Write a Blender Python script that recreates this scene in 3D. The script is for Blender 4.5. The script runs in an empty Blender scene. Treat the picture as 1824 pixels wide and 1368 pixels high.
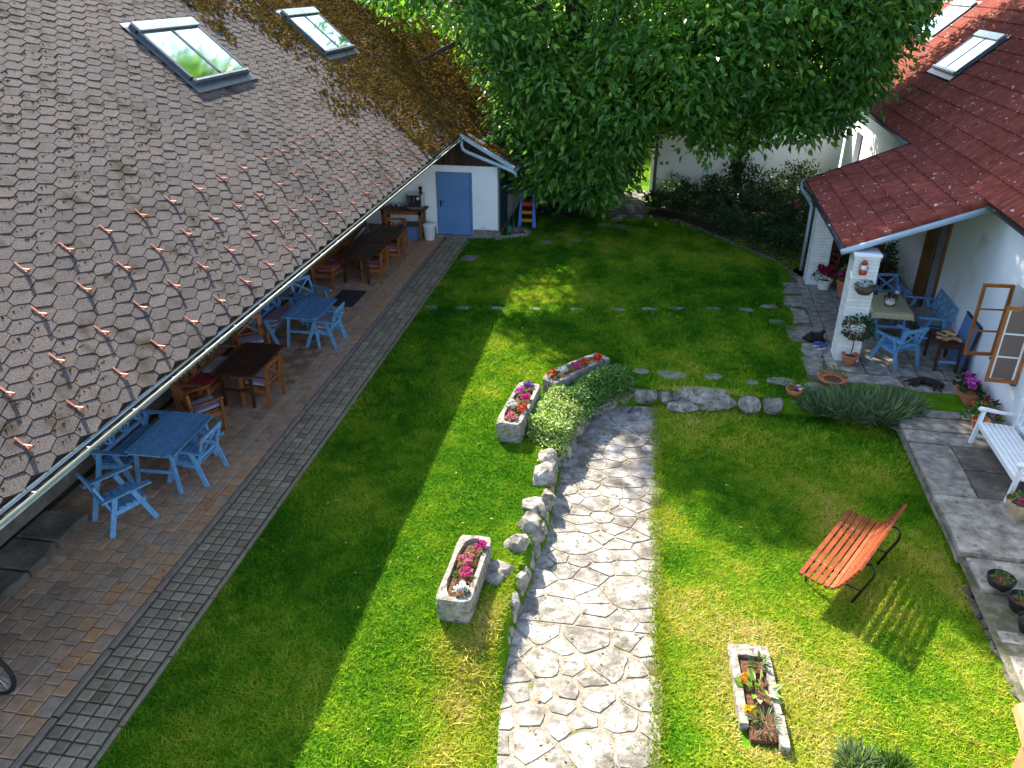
import bpy, bmesh, math, random
import numpy as np
from mathutils import Matrix, Vector
R = math.radians
random.seed(7); rng = np.random.default_rng(11)
scn = bpy.context.scene
COL = scn.collection

# ---------------------------------------------------------------- camera, sky, sun, exposure
CAM_H, PITCH, YAW, FPX = 7.2, 27.3, 9.2, 1400.0
cd = bpy.data.cameras.new('camera'); cd.sensor_width = 36.0; cd.lens = 36.0 * FPX / 1824.0
cd.clip_start = 0.1; cd.clip_end = 1200.0
cam = bpy.data.objects.new('camera', cd); COL.objects.link(cam)
cam.location = (0, 0, CAM_H); cam.rotation_euler = (R(90 - PITCH), 0, R(YAW))
scn.camera = cam
SUN_FROM = Vector((-0.675, 0.92, 1.0)).normalized()
SUN_EL = math.asin(SUN_FROM.z); SUN_AZ = math.atan2(SUN_FROM.x, SUN_FROM.y)
w = bpy.data.worlds.new('World'); scn.world = w; w.use_nodes = True
wn = w.node_tree.nodes; wl = w.node_tree.links
sky = wn.new('ShaderNodeTexSky'); sky.sky_type = 'NISHITA'; sky.sun_disc = False
sky.sun_elevation = SUN_EL; sky.sun_rotation = SUN_AZ
sky.air_density = 1.0; sky.dust_density = 1.4; sky.ozone_density = 0.7
bg = wn['Background']; bg.inputs['Strength'].default_value = 0.128
wl.new(sky.outputs[0], bg.inputs[0])
sd = bpy.data.lights.new('sun', 'SUN'); sd.energy = 4.2; sd.angle = R(0.53); sd.color = (1.0, 0.91, 0.77)
sun = bpy.data.objects.new('sun', sd); COL.objects.link(sun); sun.location = (-10, 12, 30)
sun.rotation_euler = (-SUN_FROM).to_track_quat('-Z', 'Y').to_euler()
vs = scn.view_settings; vs.view_transform = 'Standard'; vs.look = 'None'; vs.exposure = 2.1; vs.gamma = 1.0
vs.use_curve_mapping = False

# ---------------------------------------------------------------- helpers: materials
def new_mat(name):
    m = bpy.data.materials.new(name); m.use_nodes = True
    return m, m.node_tree.nodes, m.node_tree.links, m.node_tree.nodes['Principled BSDF']
def N(nodes, t, **kw):
    n = nodes.new(t)
    for k, v in kw.items(): setattr(n, k, v)
    return n
def c4(c): return (c[0], c[1], c[2], 1.0)
def ramp(nodes, stops):
    r = nodes.new('ShaderNodeValToRGB'); e = r.color_ramp.elements
    while len(e) < len(stops): e.new(0.5)
    for el, (p, c) in zip(e, stops): el.position = p; el.color = c4(c)
    return r
def tint_value(nodes, links):
    """random value of a piece: face attribute on joined pieces, custom property on single ones"""
    a = N(nodes, 'ShaderNodeAttribute', attribute_type='GEOMETRY', attribute_name='tint')
    b = N(nodes, 'ShaderNodeAttribute', attribute_type='OBJECT', attribute_name='tint')
    s = N(nodes, 'ShaderNodeMath', operation='ADD')
    links.new(a.outputs['Fac'], s.inputs[0]); links.new(b.outputs['Fac'], s.inputs[1])
    return s.outputs[0]
def mathn(nodes, links, op, a, b):
    m = N(nodes, 'ShaderNodeMath', operation=op)
    for i, x in enumerate((a, b)):
        if isinstance(x, (int, float)): m.inputs[i].default_value = x
        else: links.new(x, m.inputs[i])
    return m.outputs[0]
def mat(name, stops, scale=4.0, rough=0.8, bump=0.15, bscale=40.0, metallic=0.0, spec=0.35, tint=0.0,
        tint_stops=None, spots=None, stretch=None, detail=6.0, ndist=0.0, splash=None):
    """procedural surface: world-space noise through a colour ramp, fine bump, optional piece-by-piece tint and spots"""
    m, n, l, p = new_mat(name)
    geo = N(n, 'ShaderNodeNewGeometry'); src = geo.outputs['Position']
    if stretch:
        mp = N(n, 'ShaderNodeMapping'); mp.inputs['Scale'].default_value = stretch
        l.new(src, mp.inputs['Vector']); src = mp.outputs[0]
    no = N(n, 'ShaderNodeTexNoise'); no.inputs['Scale'].default_value = scale
    no.inputs['Detail'].default_value = detail; no.inputs['Roughness'].default_value = 0.62
    no.inputs['Distortion'].default_value = ndist
    l.new(src, no.inputs['Vector'])
    if not isinstance(stops[0][1], tuple): stops = [(0.3, stops[0]), (0.7, stops[1])]
    r = ramp(n, stops); l.new(no.outputs['Fac'], r.inputs[0]); col = r.outputs['Color']
    if tint_stops:
        tr = ramp(n, tint_stops); l.new(tint_value(n, l), tr.inputs[0])
        mx = N(n, 'ShaderNodeMix', data_type='RGBA', blend_type='MULTIPLY'); mx.inputs['Factor'].default_value = 1.0
        l.new(col, mx.inputs['A']); l.new(tr.outputs['Color'], mx.inputs['B']); col = mx.outputs['Result']
    elif tint:
        h = N(n, 'ShaderNodeHueSaturation')
        v = mathn(n, l, 'MULTIPLY_ADD', tint_value(n, l), tint); 
        n_ma = v.node; n_ma.inputs[2].default_value = 1 - tint / 2
        l.new(v, h.inputs['Value']); l.new(col, h.inputs['Color']); col = h.outputs['Color']
    if spots:
        # spots = (colour, scale, low, high, noise scale): lichen, stains, wear
        n2 = N(n, 'ShaderNodeTexNoise'); n2.inputs['Scale'].default_value = spots[1]; n2.inputs['Detail'].default_value = 3.0
        l.new(geo.outputs['Position'], n2.inputs['Vector'])
        r2 = ramp(n, [(spots[2], (0, 0, 0)), (spots[3], (1, 1, 1))]); l.new(n2.outputs['Fac'], r2.inputs[0])
        mx = N(n, 'ShaderNodeMix', data_type='RGBA'); l.new(r2.outputs['Color'], mx.inputs['Factor'])
        l.new(col, mx.inputs['A']); mx.inputs['B'].default_value = c4(spots[0]); col = mx.outputs['Result']
    if splash:
        # dirt splashed up from the ground: (colour, height)
        sx = N(n, 'ShaderNodeSeparateXYZ'); l.new(geo.outputs['Position'], sx.inputs[0])
        n3 = N(n, 'ShaderNodeTexNoise'); n3.inputs['Scale'].default_value = 3.5; n3.inputs['Detail'].default_value = 8.0; l.new(geo.outputs['Position'], n3.inputs['Vector'])
        hgt_n = mathn(n, l, 'MULTIPLY', n3.outputs['Fac'], splash[1] * 2); d_ = mathn(n, l, 'SUBTRACT', hgt_n, sx.outputs['Z']); f3 = mathn(n, l, 'MULTIPLY', d_, 3.0); f3.node.use_clamp = True
        f4 = mathn(n, l, 'MULTIPLY', f3, 0.75); mx = N(n, 'ShaderNodeMix', data_type='RGBA'); l.new(f4, mx.inputs['Factor']); l.new(col, mx.inputs['A']); mx.inputs['B'].default_value = c4(splash[0]); col = mx.outputs['Result']
    l.new(col, p.inputs['Base Color'])
    p.inputs['Roughness'].default_value = rough; p.inputs['Metallic'].default_value = metallic
    p.inputs['Specular IOR Level'].default_value = spec
    if bump:
        bn = N(n, 'ShaderNodeTexNoise'); bn.inputs['Scale'].default_value = bscale; bn.inputs['Detail'].default_value = 5.0
        l.new(src, bn.inputs['Vector'])
        b = N(n, 'ShaderNodeBump'); b.inputs['Strength'].default_value = min(1.0, bump * 2); b.inputs['Distance'].default_value = 0.02
        l.new(bn.outputs['Fac'], b.inputs['Height']); l.new(b.outputs[0], p.inputs['Normal'])
    return m
def leaf_mat(name, stops, trans=0.35, rough=0.45, spec=0.35, tcol=(1.25, 1.25, 0.5)):
    """foliage: colour by each leaf's tint, light shining through"""
    m, n, l, p = new_mat(name)
    r = ramp(n, stops); l.new(tint_value(n, l), r.inputs[0])
    l.new(r.outputs['Color'], p.inputs['Base Color'])
    p.inputs['Roughness'].default_value = rough; p.inputs['Specular IOR Level'].default_value = spec
    t = N(n, 'ShaderNodeBsdfTranslucent')
    mx = N(n, 'ShaderNodeMix', data_type='RGBA', blend_type='MULTIPLY'); mx.inputs['Factor'].default_value = 1.0
    l.new(r.outputs['Color'], mx.inputs['A']); mx.inputs['B'].default_value = c4(tcol)
    l.new(mx.outputs['Result'], t.inputs['Color'])
    ms = N(n, 'ShaderNodeMixShader'); ms.inputs[0].default_value = trans
    l.new(p.outputs[0], ms.inputs[1]); l.new(t.outputs[0], ms.inputs[2])
    l.new(ms.outputs[0], n['Material Output'].inputs['Surface'])
    return m
def stripe_mat(name, ca, cb, scale, axis='X'):
    m, n, l, p = new_mat(name)
    tc = N(n, 'ShaderNodeTexCoord'); wv = N(n, 'ShaderNodeTexWave', bands_direction=axis); wv.inputs['Scale'].default_value = scale
    l.new(tc.outputs['Object'], wv.inputs['Vector'])
    r = ramp(n, [(0.42, ca), (0.58, cb)]); l.new(wv.outputs['Fac'], r.inputs[0]); l.new(r.outputs['Color'], p.inputs['Base Color'])
    p.inputs['Roughness'].default_value = 0.95; p.inputs['Specular IOR Level'].default_value = 0.1
    return m

# ---------------------------------------------------------------- helpers: geometry
class MB:
    def __init__(s): s.v = []; s.f = []
    def add(s, vs, fs):
        o = len(s.v); s.v += [tuple(v) for v in vs]; s.f += [tuple(i + o for i in f) for f in fs]; return s
    def box(s, c, size, rot=None):
        hx, hy, hz = size[0] / 2, size[1] / 2, size[2] / 2
        vs = [Vector((x, y, z)) for x in (-hx, hx) for y in (-hy, hy) for z in (-hz, hz)]
        if rot is not None: vs = [rot @ v for v in vs]
        c = Vector(c)
        return s.add([v + c for v in vs], [(0, 1, 3, 2), (4, 6, 7, 5), (0, 4, 5, 1), (2, 3, 7, 6), (0, 2, 6, 4), (1, 5, 7, 3)])
    def bar(s, p, q, wd, ht, up=(0, 0, 1)):
        """board from p to q: wd across, ht along the up direction"""
        p, q = Vector(p), Vector(q); d = (q - p); L = d.length; d.normalize(); up = Vector(up)
        if abs(d.dot(up)) > 0.98: up = Vector((1, 0, 0))
        sx = d.cross(up).normalized(); uz = sx.cross(d).normalized()
        M = Matrix((sx, d, uz)).transposed()
        return s.box((p + q) / 2, (wd, L, ht), M)
    def tube(s, pts, r, n=8, closed=False):
        pts = [Vector(p) for p in pts]; rs = r if isinstance(r, (list, tuple)) else [r] * len(pts)
        ref = None; o = len(s.v); m = len(pts)
        for i, p in enumerate(pts):
            if closed: d = pts[(i + 1) % m] - pts[i - 1]
            else: d = pts[min(i + 1, m - 1)] - pts[max(i - 1, 0)]
            d.normalize()
            if ref is None: ref = Vector((0, 0, 1)) if abs(d.z) < 0.9 else Vector((1, 0, 0))
            a = d.cross(ref).normalized(); b = a.cross(d).normalized(); ref = b
            for k in range(n):
                t = 2 * math.pi * k / n; s.v.append(tuple(p + (a * math.cos(t) + b * math.sin(t)) * rs[i]))
        for i in range(m if closed else m - 1):
            j = (i + 1) % m
            for k in range(n):
                k2 = (k + 1) % n; s.f.append((o + i * n + k, o + i * n + k2, o + j * n + k2, o + j * n + k))
        if not closed:
            s.f.append(tuple(o + k for k in range(n))[::-1]); s.f.append(tuple(o + (m - 1) * n + k for k in range(n)))
        return s
    def lathe(s, prof, c=(0, 0, 0), n=20):
        """profile of (radius, z), outside going up"""
        o = len(s.v)
        for (r, z) in prof:
            for k in range(n):
                t = 2 * math.pi * k / n; s.v.append((c[0] + r * math.cos(t), c[1] + r * math.sin(t), c[2] + z))
        for i in range(len(prof) - 1):
            for k in range(n):
                k2 = (k + 1) % n; s.f.append((o + i * n + k, o + i * n + k2, o + (i + 1) * n + k2, o + (i + 1) * n + k))
        s.f.append(tuple(o + k for k in range(n))[::-1]); s.f.append(tuple(o + (len(prof) - 1) * n + k for k in range(n)))
        return s
    def prism(s, poly, z0, z1, inset=0.0, drop=0.0):
        """polygon (x, y) extruded; optional worn rim (inset on top, drop at the rim)"""
        n = len(poly); cx = sum(p[0] for p in poly) / n; cy = sum(p[1] for p in poly) / n
        rings = [[(x, y, z0) for x, y in poly], [(x, y, z1 - drop) for x, y in poly]]
        if inset: 
            rings.append([(x + (cx - x) * inset, y + (cy - y) * inset, z1) for x, y in poly])
        o = len(s.v)
        for rg in rings: s.v += rg
        for i in range(len(rings) - 1):
            for k in range(n):
                k2 = (k + 1) % n; s.f.append((o + i * n + k, o + i * n + k2, o + (i + 1) * n + k2, o + (i + 1) * n + k))
        b = o + (len(rings) - 1) * n; s.f.append(tuple(b + k for k in range(n)))
        return s
    def build(s, name, material, parent=None, smooth=False, loc=None, rotz=0.0):
        me = bpy.data.meshes.new(name); me.from_pydata(s.v, [], s.f); me.update()
        if smooth: me.polygons.foreach_set('use_smooth', [True] * len(me.polygons))
        return link(name, me, material, parent, loc, rotz)
def link(name, me, material, parent=None, loc=None, rotz=0.0):
    o = bpy.data.objects.new(name, me); COL.objects.link(o)
    if material is not None and not me.materials: me.materials.append(material)
    if parent is not None: o.parent = parent
    if loc is not None: o.location = loc
    if rotz: o.rotation_euler = (0, 0, rotz)
    return o
def np_mesh(name, V, F, material, parent=None, tint=None, smooth=False):
    """fast mesh from arrays; F is (n,3) or (n,4)"""
    me = bpy.data.meshes.new(name); V = np.asarray(V, np.float32); F = np.asarray(F, np.int32)
    k = F.shape[1]; me.vertices.add(len(V)); me.vertices.foreach_set('co', V.ravel())
    me.loops.add(F.size); me.loops.foreach_set('vertex_index', F.ravel())
    me.polygons.add(len(F)); me.polygons.foreach_set('loop_start', np.arange(0, F.size, k, dtype=np.int32))
    me.polygons.foreach_set('loop_total', np.full(len(F), k, np.int32))
    if tint is not None:
        a = me.attributes.new('tint', 'FLOAT', 'FACE'); a.data.foreach_set('value', np.asarray(tint, np.float32))
    me.polygons.foreach_set('use_smooth', np.full(len(F), smooth, bool))
    me.update(); me.validate()
    return link(name, me, material, parent)
def tag(o, label=None, cat=None, group=None, kind=None):
    if label: o['label'] = label
    if cat: o['category'] = cat
    if group: o['group'] = group
    if kind: o['kind'] = kind
    return o
def thing(name, label, cat, loc=(0, 0, 0), rotz=0.0, group=None):
    o = bpy.data.objects.new(name, None); COL.objects.link(o); o.empty_display_size = 0.1
    o.location = loc; o.rotation_euler = (0, 0, rotz)
    return tag(o, label, cat, group)
def dup(root, loc, rotz, label):
    """copy of a thing with its parts and sub-parts"""
    def cp(o, parent):
        c = o.copy(); COL.objects.link(c); c.parent = parent
        for ch in list(o.children): cp(ch, c)
        return c
    r = cp(root, None); r.location = loc; r.rotation_euler = (0, 0, rotz); r['label'] = label
    return r
_c, _s = math.cos, math.sin
_h = np.array([-_s(R(YAW)), _c(R(YAW)), 0]); _r = np.array([_c(R(YAW)), _s(R(YAW)), 0]); _z = np.array([0, 0, 1.0])
_fw = _h * _c(R(PITCH)) - _z * _s(R(PITCH)); _up = _h * _s(R(PITCH)) + _z * _c(R(PITCH))
def in_view(P, m=1.0):
    """which points the photograph takes in, and how near they are"""
    d = np.asarray(P, float) - np.array([0, 0, CAM_H]); z = d @ _fw
    return (z > 0.5) & (np.abs(d @ _r) < 0.652 * z * m) & (np.abs(d @ _up) < 0.489 * z * m), z
def pieces(name, tmpl, items, parent, material, limit=300, world=None, smooth=False):
    """alike pieces laid one by one: the nearest in view as objects of their own, the rest as one part.
       items: (Matrix, tint, variant); tmpl: list of (verts, faces)"""
    T = np.array([tuple(i[0].translation) for i in items])
    TW = T if world is None else np.array([tuple(world @ Vector(t)) for t in T])
    vis, dist = in_view(TW); key = np.where(vis, dist, dist + 1e4)
    order = np.argsort(key); single = set(order[:min(limit, int(vis.sum()))].tolist())
    mes = []
    for k, (vv, ff) in enumerate(tmpl):
        me = bpy.data.meshes.new(name); me.from_pydata(vv, [], ff); me.materials.append(material)
        if smooth: me.polygons.foreach_set('use_smooth', [True] * len(me.polygons))
        mes.append(me)
    V, F, TI, o = [], [], [], 0
    for k, (M, t, var) in enumerate(items):
        if k in single:
            ob = bpy.data.objects.new(name, mes[var]); COL.objects.link(ob); ob.parent = parent
            ob.matrix_basis = M; ob['tint'] = float(t)
        else:
            vv, ff = tmpl[var]; A = np.array(M); P = np.asarray(vv) @ A[:3, :3].T + A[:3, 3]
            V.append(P); F += [tuple(i + o for i in f) for f in ff]; TI += [t] * len(ff); o += len(P)
    if V:
        me = bpy.data.meshes.new(name + 's_beyond'); me.from_pydata(np.vstack(V).tolist(), [], F); me.materials.append(material)
        a = me.attributes.new('tint', 'FLOAT', 'FACE'); a.data.foreach_set('value', np.array(TI, np.float32))
        if smooth: me.polygons.foreach_set('use_smooth', [True] * len(me.polygons))
        ob = bpy.data.objects.new(name + 's_beyond', me); COL.objects.link(ob); ob.parent = parent; ob['kind'] = 'stuff'
def frame(o, e, s):
    """matrix with x along e, y along s, z out"""
    e = Vector(e).normalized(); s = Vector(s).normalized(); n = e.cross(s).normalized()
    return Matrix((( e.x, s.x, n.x, o[0]), (e.y, s.y, n.y, o[1]), (e.z, s.z, n.z, o[2]), (0, 0, 0, 1)))
_G = rng.random((97, 97))
def vn(x, y, sc, seed=0):
    x = np.asarray(x) * sc + seed * 17.3 + 500; y = np.asarray(y) * sc + seed * 31.7 + 500
    xi = np.floor(x).astype(int); yi = np.floor(y).astype(int); fx = x - xi; fy = y - yi
    fx = fx * fx * (3 - 2 * fx); fy = fy * fy * (3 - 2 * fy); g = lambda a, b: _G[a % 97, b % 97]
    return (g(xi, yi) * (1 - fx) + g(xi + 1, yi) * fx) * (1 - fy) + (g(xi, yi + 1) * (1 - fx) + g(xi + 1, yi + 1) * fx) * fy
def sstep(a, b, x):
    t = np.clip((np.asarray(x, float) - a) / (b - a), 0, 1); return t * t * (3 - 2 * t)
def unit(a): return a / np.maximum(np.linalg.norm(a, axis=-1, keepdims=True), 1e-9)
def leaves(name, P, D, L, W, material, parent=None, tint=None, flat=None, fold=0.12):
    """many leaves, each a kite folded along its midrib. P base, D direction, L length, W width"""
    n = len(P); P = np.asarray(P, float); D = unit(np.asarray(D, float))
    U = rng.normal(size=(n, 3)) * 0.6 + (np.array([0, 0, 1.0]) if flat is None else np.asarray(flat))
    S = unit(np.cross(D, U)); Nn = unit(np.cross(S, D)); L = np.broadcast_to(L, (n,))[:, None]; W = np.broadcast_to(W, (n,))[:, None]
    mid = P + D * L * 0.48; tip = P + D * L - Nn * L * 0.12
    V = np.stack([P, mid + S * W / 2 + Nn * W * fold, tip, mid - S * W / 2 + Nn * W * fold], 1).reshape(-1, 3)
    i = np.arange(n)[:, None] * 4; F = np.concatenate([i + [0, 1, 2], i + [0, 2, 3]], 1).reshape(-1, 3)
    t = rng.random(n) if tint is None else tint
    return np_mesh(name, V, F, material, parent, np.repeat(t, 2))
# ---------------------------------------------------------------- materials
M = {}
M['shingle'] = mat('roof_shingle', [(0.32, (0.060, 0.054, 0.053)), (0.5, (0.105, 0.095, 0.092)), (0.66, (0.175, 0.158, 0.152))], 75, 0.95, 0.5, 160, spec=0.15, 
    tint_stops=[(0, (0.70, 0.70, 0.72)), (0.5, (1.0, 0.97, 0.96)), (1, (1.25, 1.15, 1.12))], spots=((0.05, 0.04, 0.028), 2.6, 0.55, 0.72))
M['deck'] = mat('roof_deck', [(0.018, 0.015, 0.012), (0.04, 0.03, 0.02)], 8, 0.95)
M['copper'] = mat('copper', [(0.30, 0.10, 0.06), (0.46, 0.18, 0.115)], 30, 0.5, 0.05, metallic=0.3)
M['moss'] = mat('moss', [(0.3, (0.045, 0.026, 0.008)), (0.5, (0.13, 0.075, 0.015)), (0.7, (0.27, 0.16, 0.03))], 4, 1.0, 0.5, 120, spec=0.05, tint=0.6)
M['gutterbed'] = mat('gutter_silt', [(0.012, 0.010, 0.007), (0.05, 0.04, 0.025)], 9, 1.0, 0.5, 60, spec=0.05)
M['zinc'] = mat('zinc', [(0.27, 0.31, 0.29), (0.40, 0.44, 0.41)], 3, 0.55, 0.02, metallic=0.5)
M['bluezinc'] = mat('painted_zinc', [(0.30, 0.40, 0.46), (0.42, 0.52, 0.58)], 3, 0.45, 0.02, metallic=0.2)
M['darkzinc'] = mat('dark_zinc', [(0.05, 0.06, 0.07), (0.10, 0.115, 0.13)], 3, 0.5, 0.02, metallic=0.4)
M['frame'] = mat('skylight_frame', [(0.05, 0.065, 0.075), (0.085, 0.10, 0.115)], 5, 0.45, 0.02)
M['hood'] = mat('skylight_hood', [(0.32, 0.36, 0.36), (0.45, 0.49, 0.48)], 5, 0.4, 0.02, metallic=0.5)
M['htile'] = mat('house_tile', [(0.3, (0.15, 0.032, 0.023)), (0.7, (0.31, 0.075, 0.050))], 5, 0.85, 0.12, 60, spec=0.15,
    tint_stops=[(0, (0.72, 0.72, 0.75)), (0.6, (1, 1, 1)), (1, (1.25, 1.2, 1.15))], spots=((0.50, 0.45, 0.41), 11.0, 0.665, 0.70))
M['plaster'] = mat('white_limewash', [(0.3, (0.84, 0.89, 0.92)), (0.7, (0.90, 0.94, 0.96))], 1.4, 0.92, 0.10, 22, spec=0.15, spots=((0.62, 0.61, 0.57), 1.1, 0.64, 0.85), splash=((0.36, 0.34, 0.28), 0.34))
M['plaster2'] = mat('aged_limewash', [(0.3, (0.82, 0.88, 0.92)), (0.7, (0.89, 0.94, 0.96))], 1.1, 0.95, 0.14, 18, spec=0.1, spots=((0.50, 0.49, 0.44), 2.3, 0.62, 0.8), splash=((0.30, 0.29, 0.23), 0.5))
M['oldwall'] = mat('old_grey_render', [(0.3, (0.075, 0.065, 0.05)), (0.55, (0.16, 0.145, 0.12)), (0.75, (0.27, 0.25, 0.21))], 1.6, 0.95, 0.5, 14, spec=0.1)
M['whitebrick'] = mat('painted_brick', [(0.68, 0.69, 0.68), (0.80, 0.81, 0.80)], 6, 0.85, 0.12, 50, tint=0.12)
M['mortar'] = mat('mortar', [(0.42, 0.42, 0.41), (0.55, 0.55, 0.54)], 12, 0.95)
M['darkboard'] = mat('weathered_board', [(0.3, (0.022, 0.014, 0.010)), (0.7, (0.075, 0.048, 0.034))], 4, 0.9, 0.3, 30, stretch=(6, 6, 0.6), tint=0.7)
M['bluedoor'] = mat('blue_door_paint', [(0.095, 0.215, 0.45), (0.125, 0.265, 0.52)], 2, 0.5, 0.03, 60)
M['bluepaint'] = mat('blue_furniture_paint', [(0.3, (0.085, 0.235, 0.46)), (0.7, (0.17, 0.37, 0.60))], 7, 0.55, 0.12, 30, tint=0.3, stretch=(2, 2, 2), spots=((0.28, 0.42, 0.55), 16, 0.62, 0.75))
M['brownwood'] = mat('brown_oiled_wood', [(0.3, (0.17, 0.058, 0.016)), (0.7, (0.33, 0.125, 0.035))], 5, 0.55, 0.1, 30, stretch=(3, 3, 3), tint=0.35)
M['darkwood'] = mat('dark_stained_wood', [(0.3, (0.036, 0.013, 0.008)), (0.7, (0.085, 0.034, 0.02))], 6, 0.5, 0.1, 30, tint=0.4)
M['redwood'] = mat('red_bench_lacquer', [(0.3, (0.15, 0.032, 0.012)), (0.7, (0.30, 0.070, 0.022))], 6, 0.6, 0.08, 40, tint=0.5, spec=0.2)
M['windowwood'] = mat('window_wood', [(0.26, 0.085, 0.018), (0.40, 0.145, 0.035)], 6, 0.45, 0.06, 30)
M['doorwood'] = mat('door_wood', [(0.3, (0.10, 0.045, 0.014)), (0.7, (0.24, 0.115, 0.035))], 4, 0.6, 0.1, 30, stretch=(8, 8, 0.8))
M['whitepaint'] = mat('white_bench_paint', [(0.72, 0.75, 0.76), (0.82, 0.85, 0.86)], 4, 0.45, 0.03, 30)
M['blackmetal'] = mat('black_metal', [(0.012, 0.011, 0.011), (0.03, 0.028, 0.027)], 8, 0.4, 0.02, metallic=0.4)
M['steel'] = mat('steel', [(0.45, 0.46, 0.47), (0.62, 0.63, 0.64)], 8, 0.3, 0.0, metallic=0.9)
M['stone'] = mat('lichened_stone', [(0.28, (0.11, 0.10, 0.082)), (0.48, (0.22, 0.205, 0.178)), (0.68, (0.40, 0.38, 0.34))], 5.5, 0.95, 0.6, 18, spec=0.15, tint=0.25,
    spots=((0.075, 0.068, 0.052), 10, 0.56, 0.70))
M['trough'] = mat('trough_stone', [(0.3, (0.14, 0.125, 0.10)), (0.5, (0.24, 0.225, 0.195)), (0.68, (0.35, 0.335, 0.30))], 9, 0.95, 0.7, 26, spec=0.1, spots=((0.10, 0.09, 0.07), 14, 0.57, 0.68))
M['flag'] = mat('limestone_flag', [(0.28, (0.085, 0.074, 0.060)), (0.42, (0.18, 0.164, 0.140)), (0.53, (0.275, 0.26, 0.232)), (0.68, (0.40, 0.388, 0.36))], 3.8, 0.95, 0.7, 22, spec=0.08, tint=0.35, detail=9,
    spots=((0.12, 0.105, 0.085), 8, 0.54, 0.70))
M['pathbed'] = mat('path_joint_earth', [(0.3, (0.17, 0.145, 0.11)), (0.7, (0.36, 0.32, 0.26))], 9, 1.0, 0.6, 60, spec=0.05, spots=((0.13, 0.14, 0.05), 3.2, 0.60, 0.70))
M['paver'] = mat('terrace_paver', [(0.3, (0.62, 0.62, 0.62)), (0.7, (1.0, 1.0, 1.0))], 7, 0.85, 0.3, 60, spec=0.25,
    tint_stops=[(0.0, (0.27, 0.165, 0.10)), (0.25, (0.42, 0.29, 0.19)), (0.45, (0.51, 0.31, 0.185)), (0.6, (0.50, 0.37, 0.26)), (0.75, (0.61, 0.365, 0.21)), (0.9, (0.64, 0.34, 0.165)), (1.0, (0.62, 0.27, 0.12))])
M['cobble'] = mat('grey_cobble', [(0.3, (0.7, 0.7, 0.7)), (0.7, (1.0, 1.0, 1.0))], 9, 0.9, 0.3, 60, spec=0.2,
    tint_stops=[(0, (0.25, 0.19, 0.12)), (0.6, (0.36, 0.285, 0.19)), (1, (0.47, 0.375, 0.25))])
M['joint'] = mat('paving_joint', [(0.3, (0.07, 0.058, 0.038)), (0.7, (0.17, 0.14, 0.095))], 10, 1.0, 0.4, 50, spots=((0.03, 0.055, 0.012), 2.5, 0.55, 0.65))
M['kerb'] = mat('brown_kerb', [(0.20, 0.15, 0.115), (0.32, 0.24, 0.185)], 6, 0.9, 0.25, 50)
M['concrete'] = mat('weathered_concrete', [(0.3, (0.13, 0.12, 0.10)), (0.5, (0.25, 0.232, 0.20)), (0.68, (0.38, 0.355, 0.31))], 5, 0.95, 0.45, 40, spec=0.12, tint=0.18, detail=10,
    spots=((0.13, 0.12, 0.105), 7, 0.57, 0.72))
M['slate'] = mat('dark_slate', [(0.3, (0.05, 0.047, 0.043)), (0.7, (0.15, 0.13, 0.105))], 4, 0.9, 0.4, 30, spots=((0.22, 0.19, 0.14), 6, 0.6, 0.75))
M['soil'] = mat('bark_soil', [(0.3, (0.055, 0.028, 0.016)), (0.7, (0.17, 0.085, 0.05))], 28, 1.0, 0.9, 60, spec=0.05)
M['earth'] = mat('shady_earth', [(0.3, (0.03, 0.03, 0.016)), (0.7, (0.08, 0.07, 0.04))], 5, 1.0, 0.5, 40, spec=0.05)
M['mossground'] = mat('mossy_gravel', [(0.3, (0.05, 0.07, 0.025)), (0.5, (0.12, 0.115, 0.075)), (0.7, (0.24, 0.22, 0.19))], 5, 1.0, 0.5, 60, spec=0.05, detail=9)
M['terracotta'] = mat('terracotta', [(0.38, 0.13, 0.06), (0.52, 0.20, 0.10)], 8, 0.8, 0.1, 50)
M['bark'] = mat('bark', [(0.03, 0.024, 0.018), (0.10, 0.08, 0.06)], 6, 0.95, 0.8, 12, stretch=(1, 1, 0.35))
M['pink'] = mat('pink_cushion', [(0.34, 0.10, 0.13), (0.48, 0.17, 0.20)], 10, 0.95, 0.2, 60, spec=0.1)
M['mauve'] = mat('mauve_cushion', [(0.36, 0.20, 0.25), (0.48, 0.28, 0.33)], 10, 0.95, 0.2, 60, spec=0.1)
M['red'] = mat('crimson_cushion', [(0.30, 0.03, 0.05), (0.42, 0.06, 0.08)], 10, 0.95, 0.2, 60, spec=0.1)
M['pale'] = mat('pale_pink_cushion', [(0.46, 0.36, 0.40), (0.56, 0.45, 0.48)], 10, 0.95, 0.2, 60, spec=0.1)
M['greycloth'] = mat('grey_cloth', [(0.22, 0.21, 0.22), (0.32, 0.31, 0.32)], 10, 0.95, 0.2, 60, spec=0.1)
M['stripe'] = stripe_mat('purple_striped_cloth', (0.16, 0.11, 0.26), (0.60, 0.57, 0.64), 11.0, 'X')
M['pinkstripe'] = stripe_mat('pink_striped_cloth', (0.42, 0.14, 0.22), (0.60, 0.42, 0.48), 6.0, 'X')
M['black'] = mat('black_plastic', [(0.012, 0.012, 0.013), (0.03, 0.03, 0.032)], 8, 0.5, 0.05)
M['rubber'] = mat('rubber', [(0.008, 0.008, 0.009), (0.022, 0.022, 0.023)], 8, 0.7, 0.1)
M['enamel'] = mat('white_enamel', [(0.70, 0.72, 0.68), (0.80, 0.82, 0.78)], 3, 0.35, 0.02)
def solid(name, c, rough=0.6, spec=0.3, **k): 
    return mat(name, [tuple(x * 0.86 for x in c), tuple(min(1, x * 1.12) for x in c)], 12, rough, 0.05, 40, spec=spec, **k)
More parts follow.
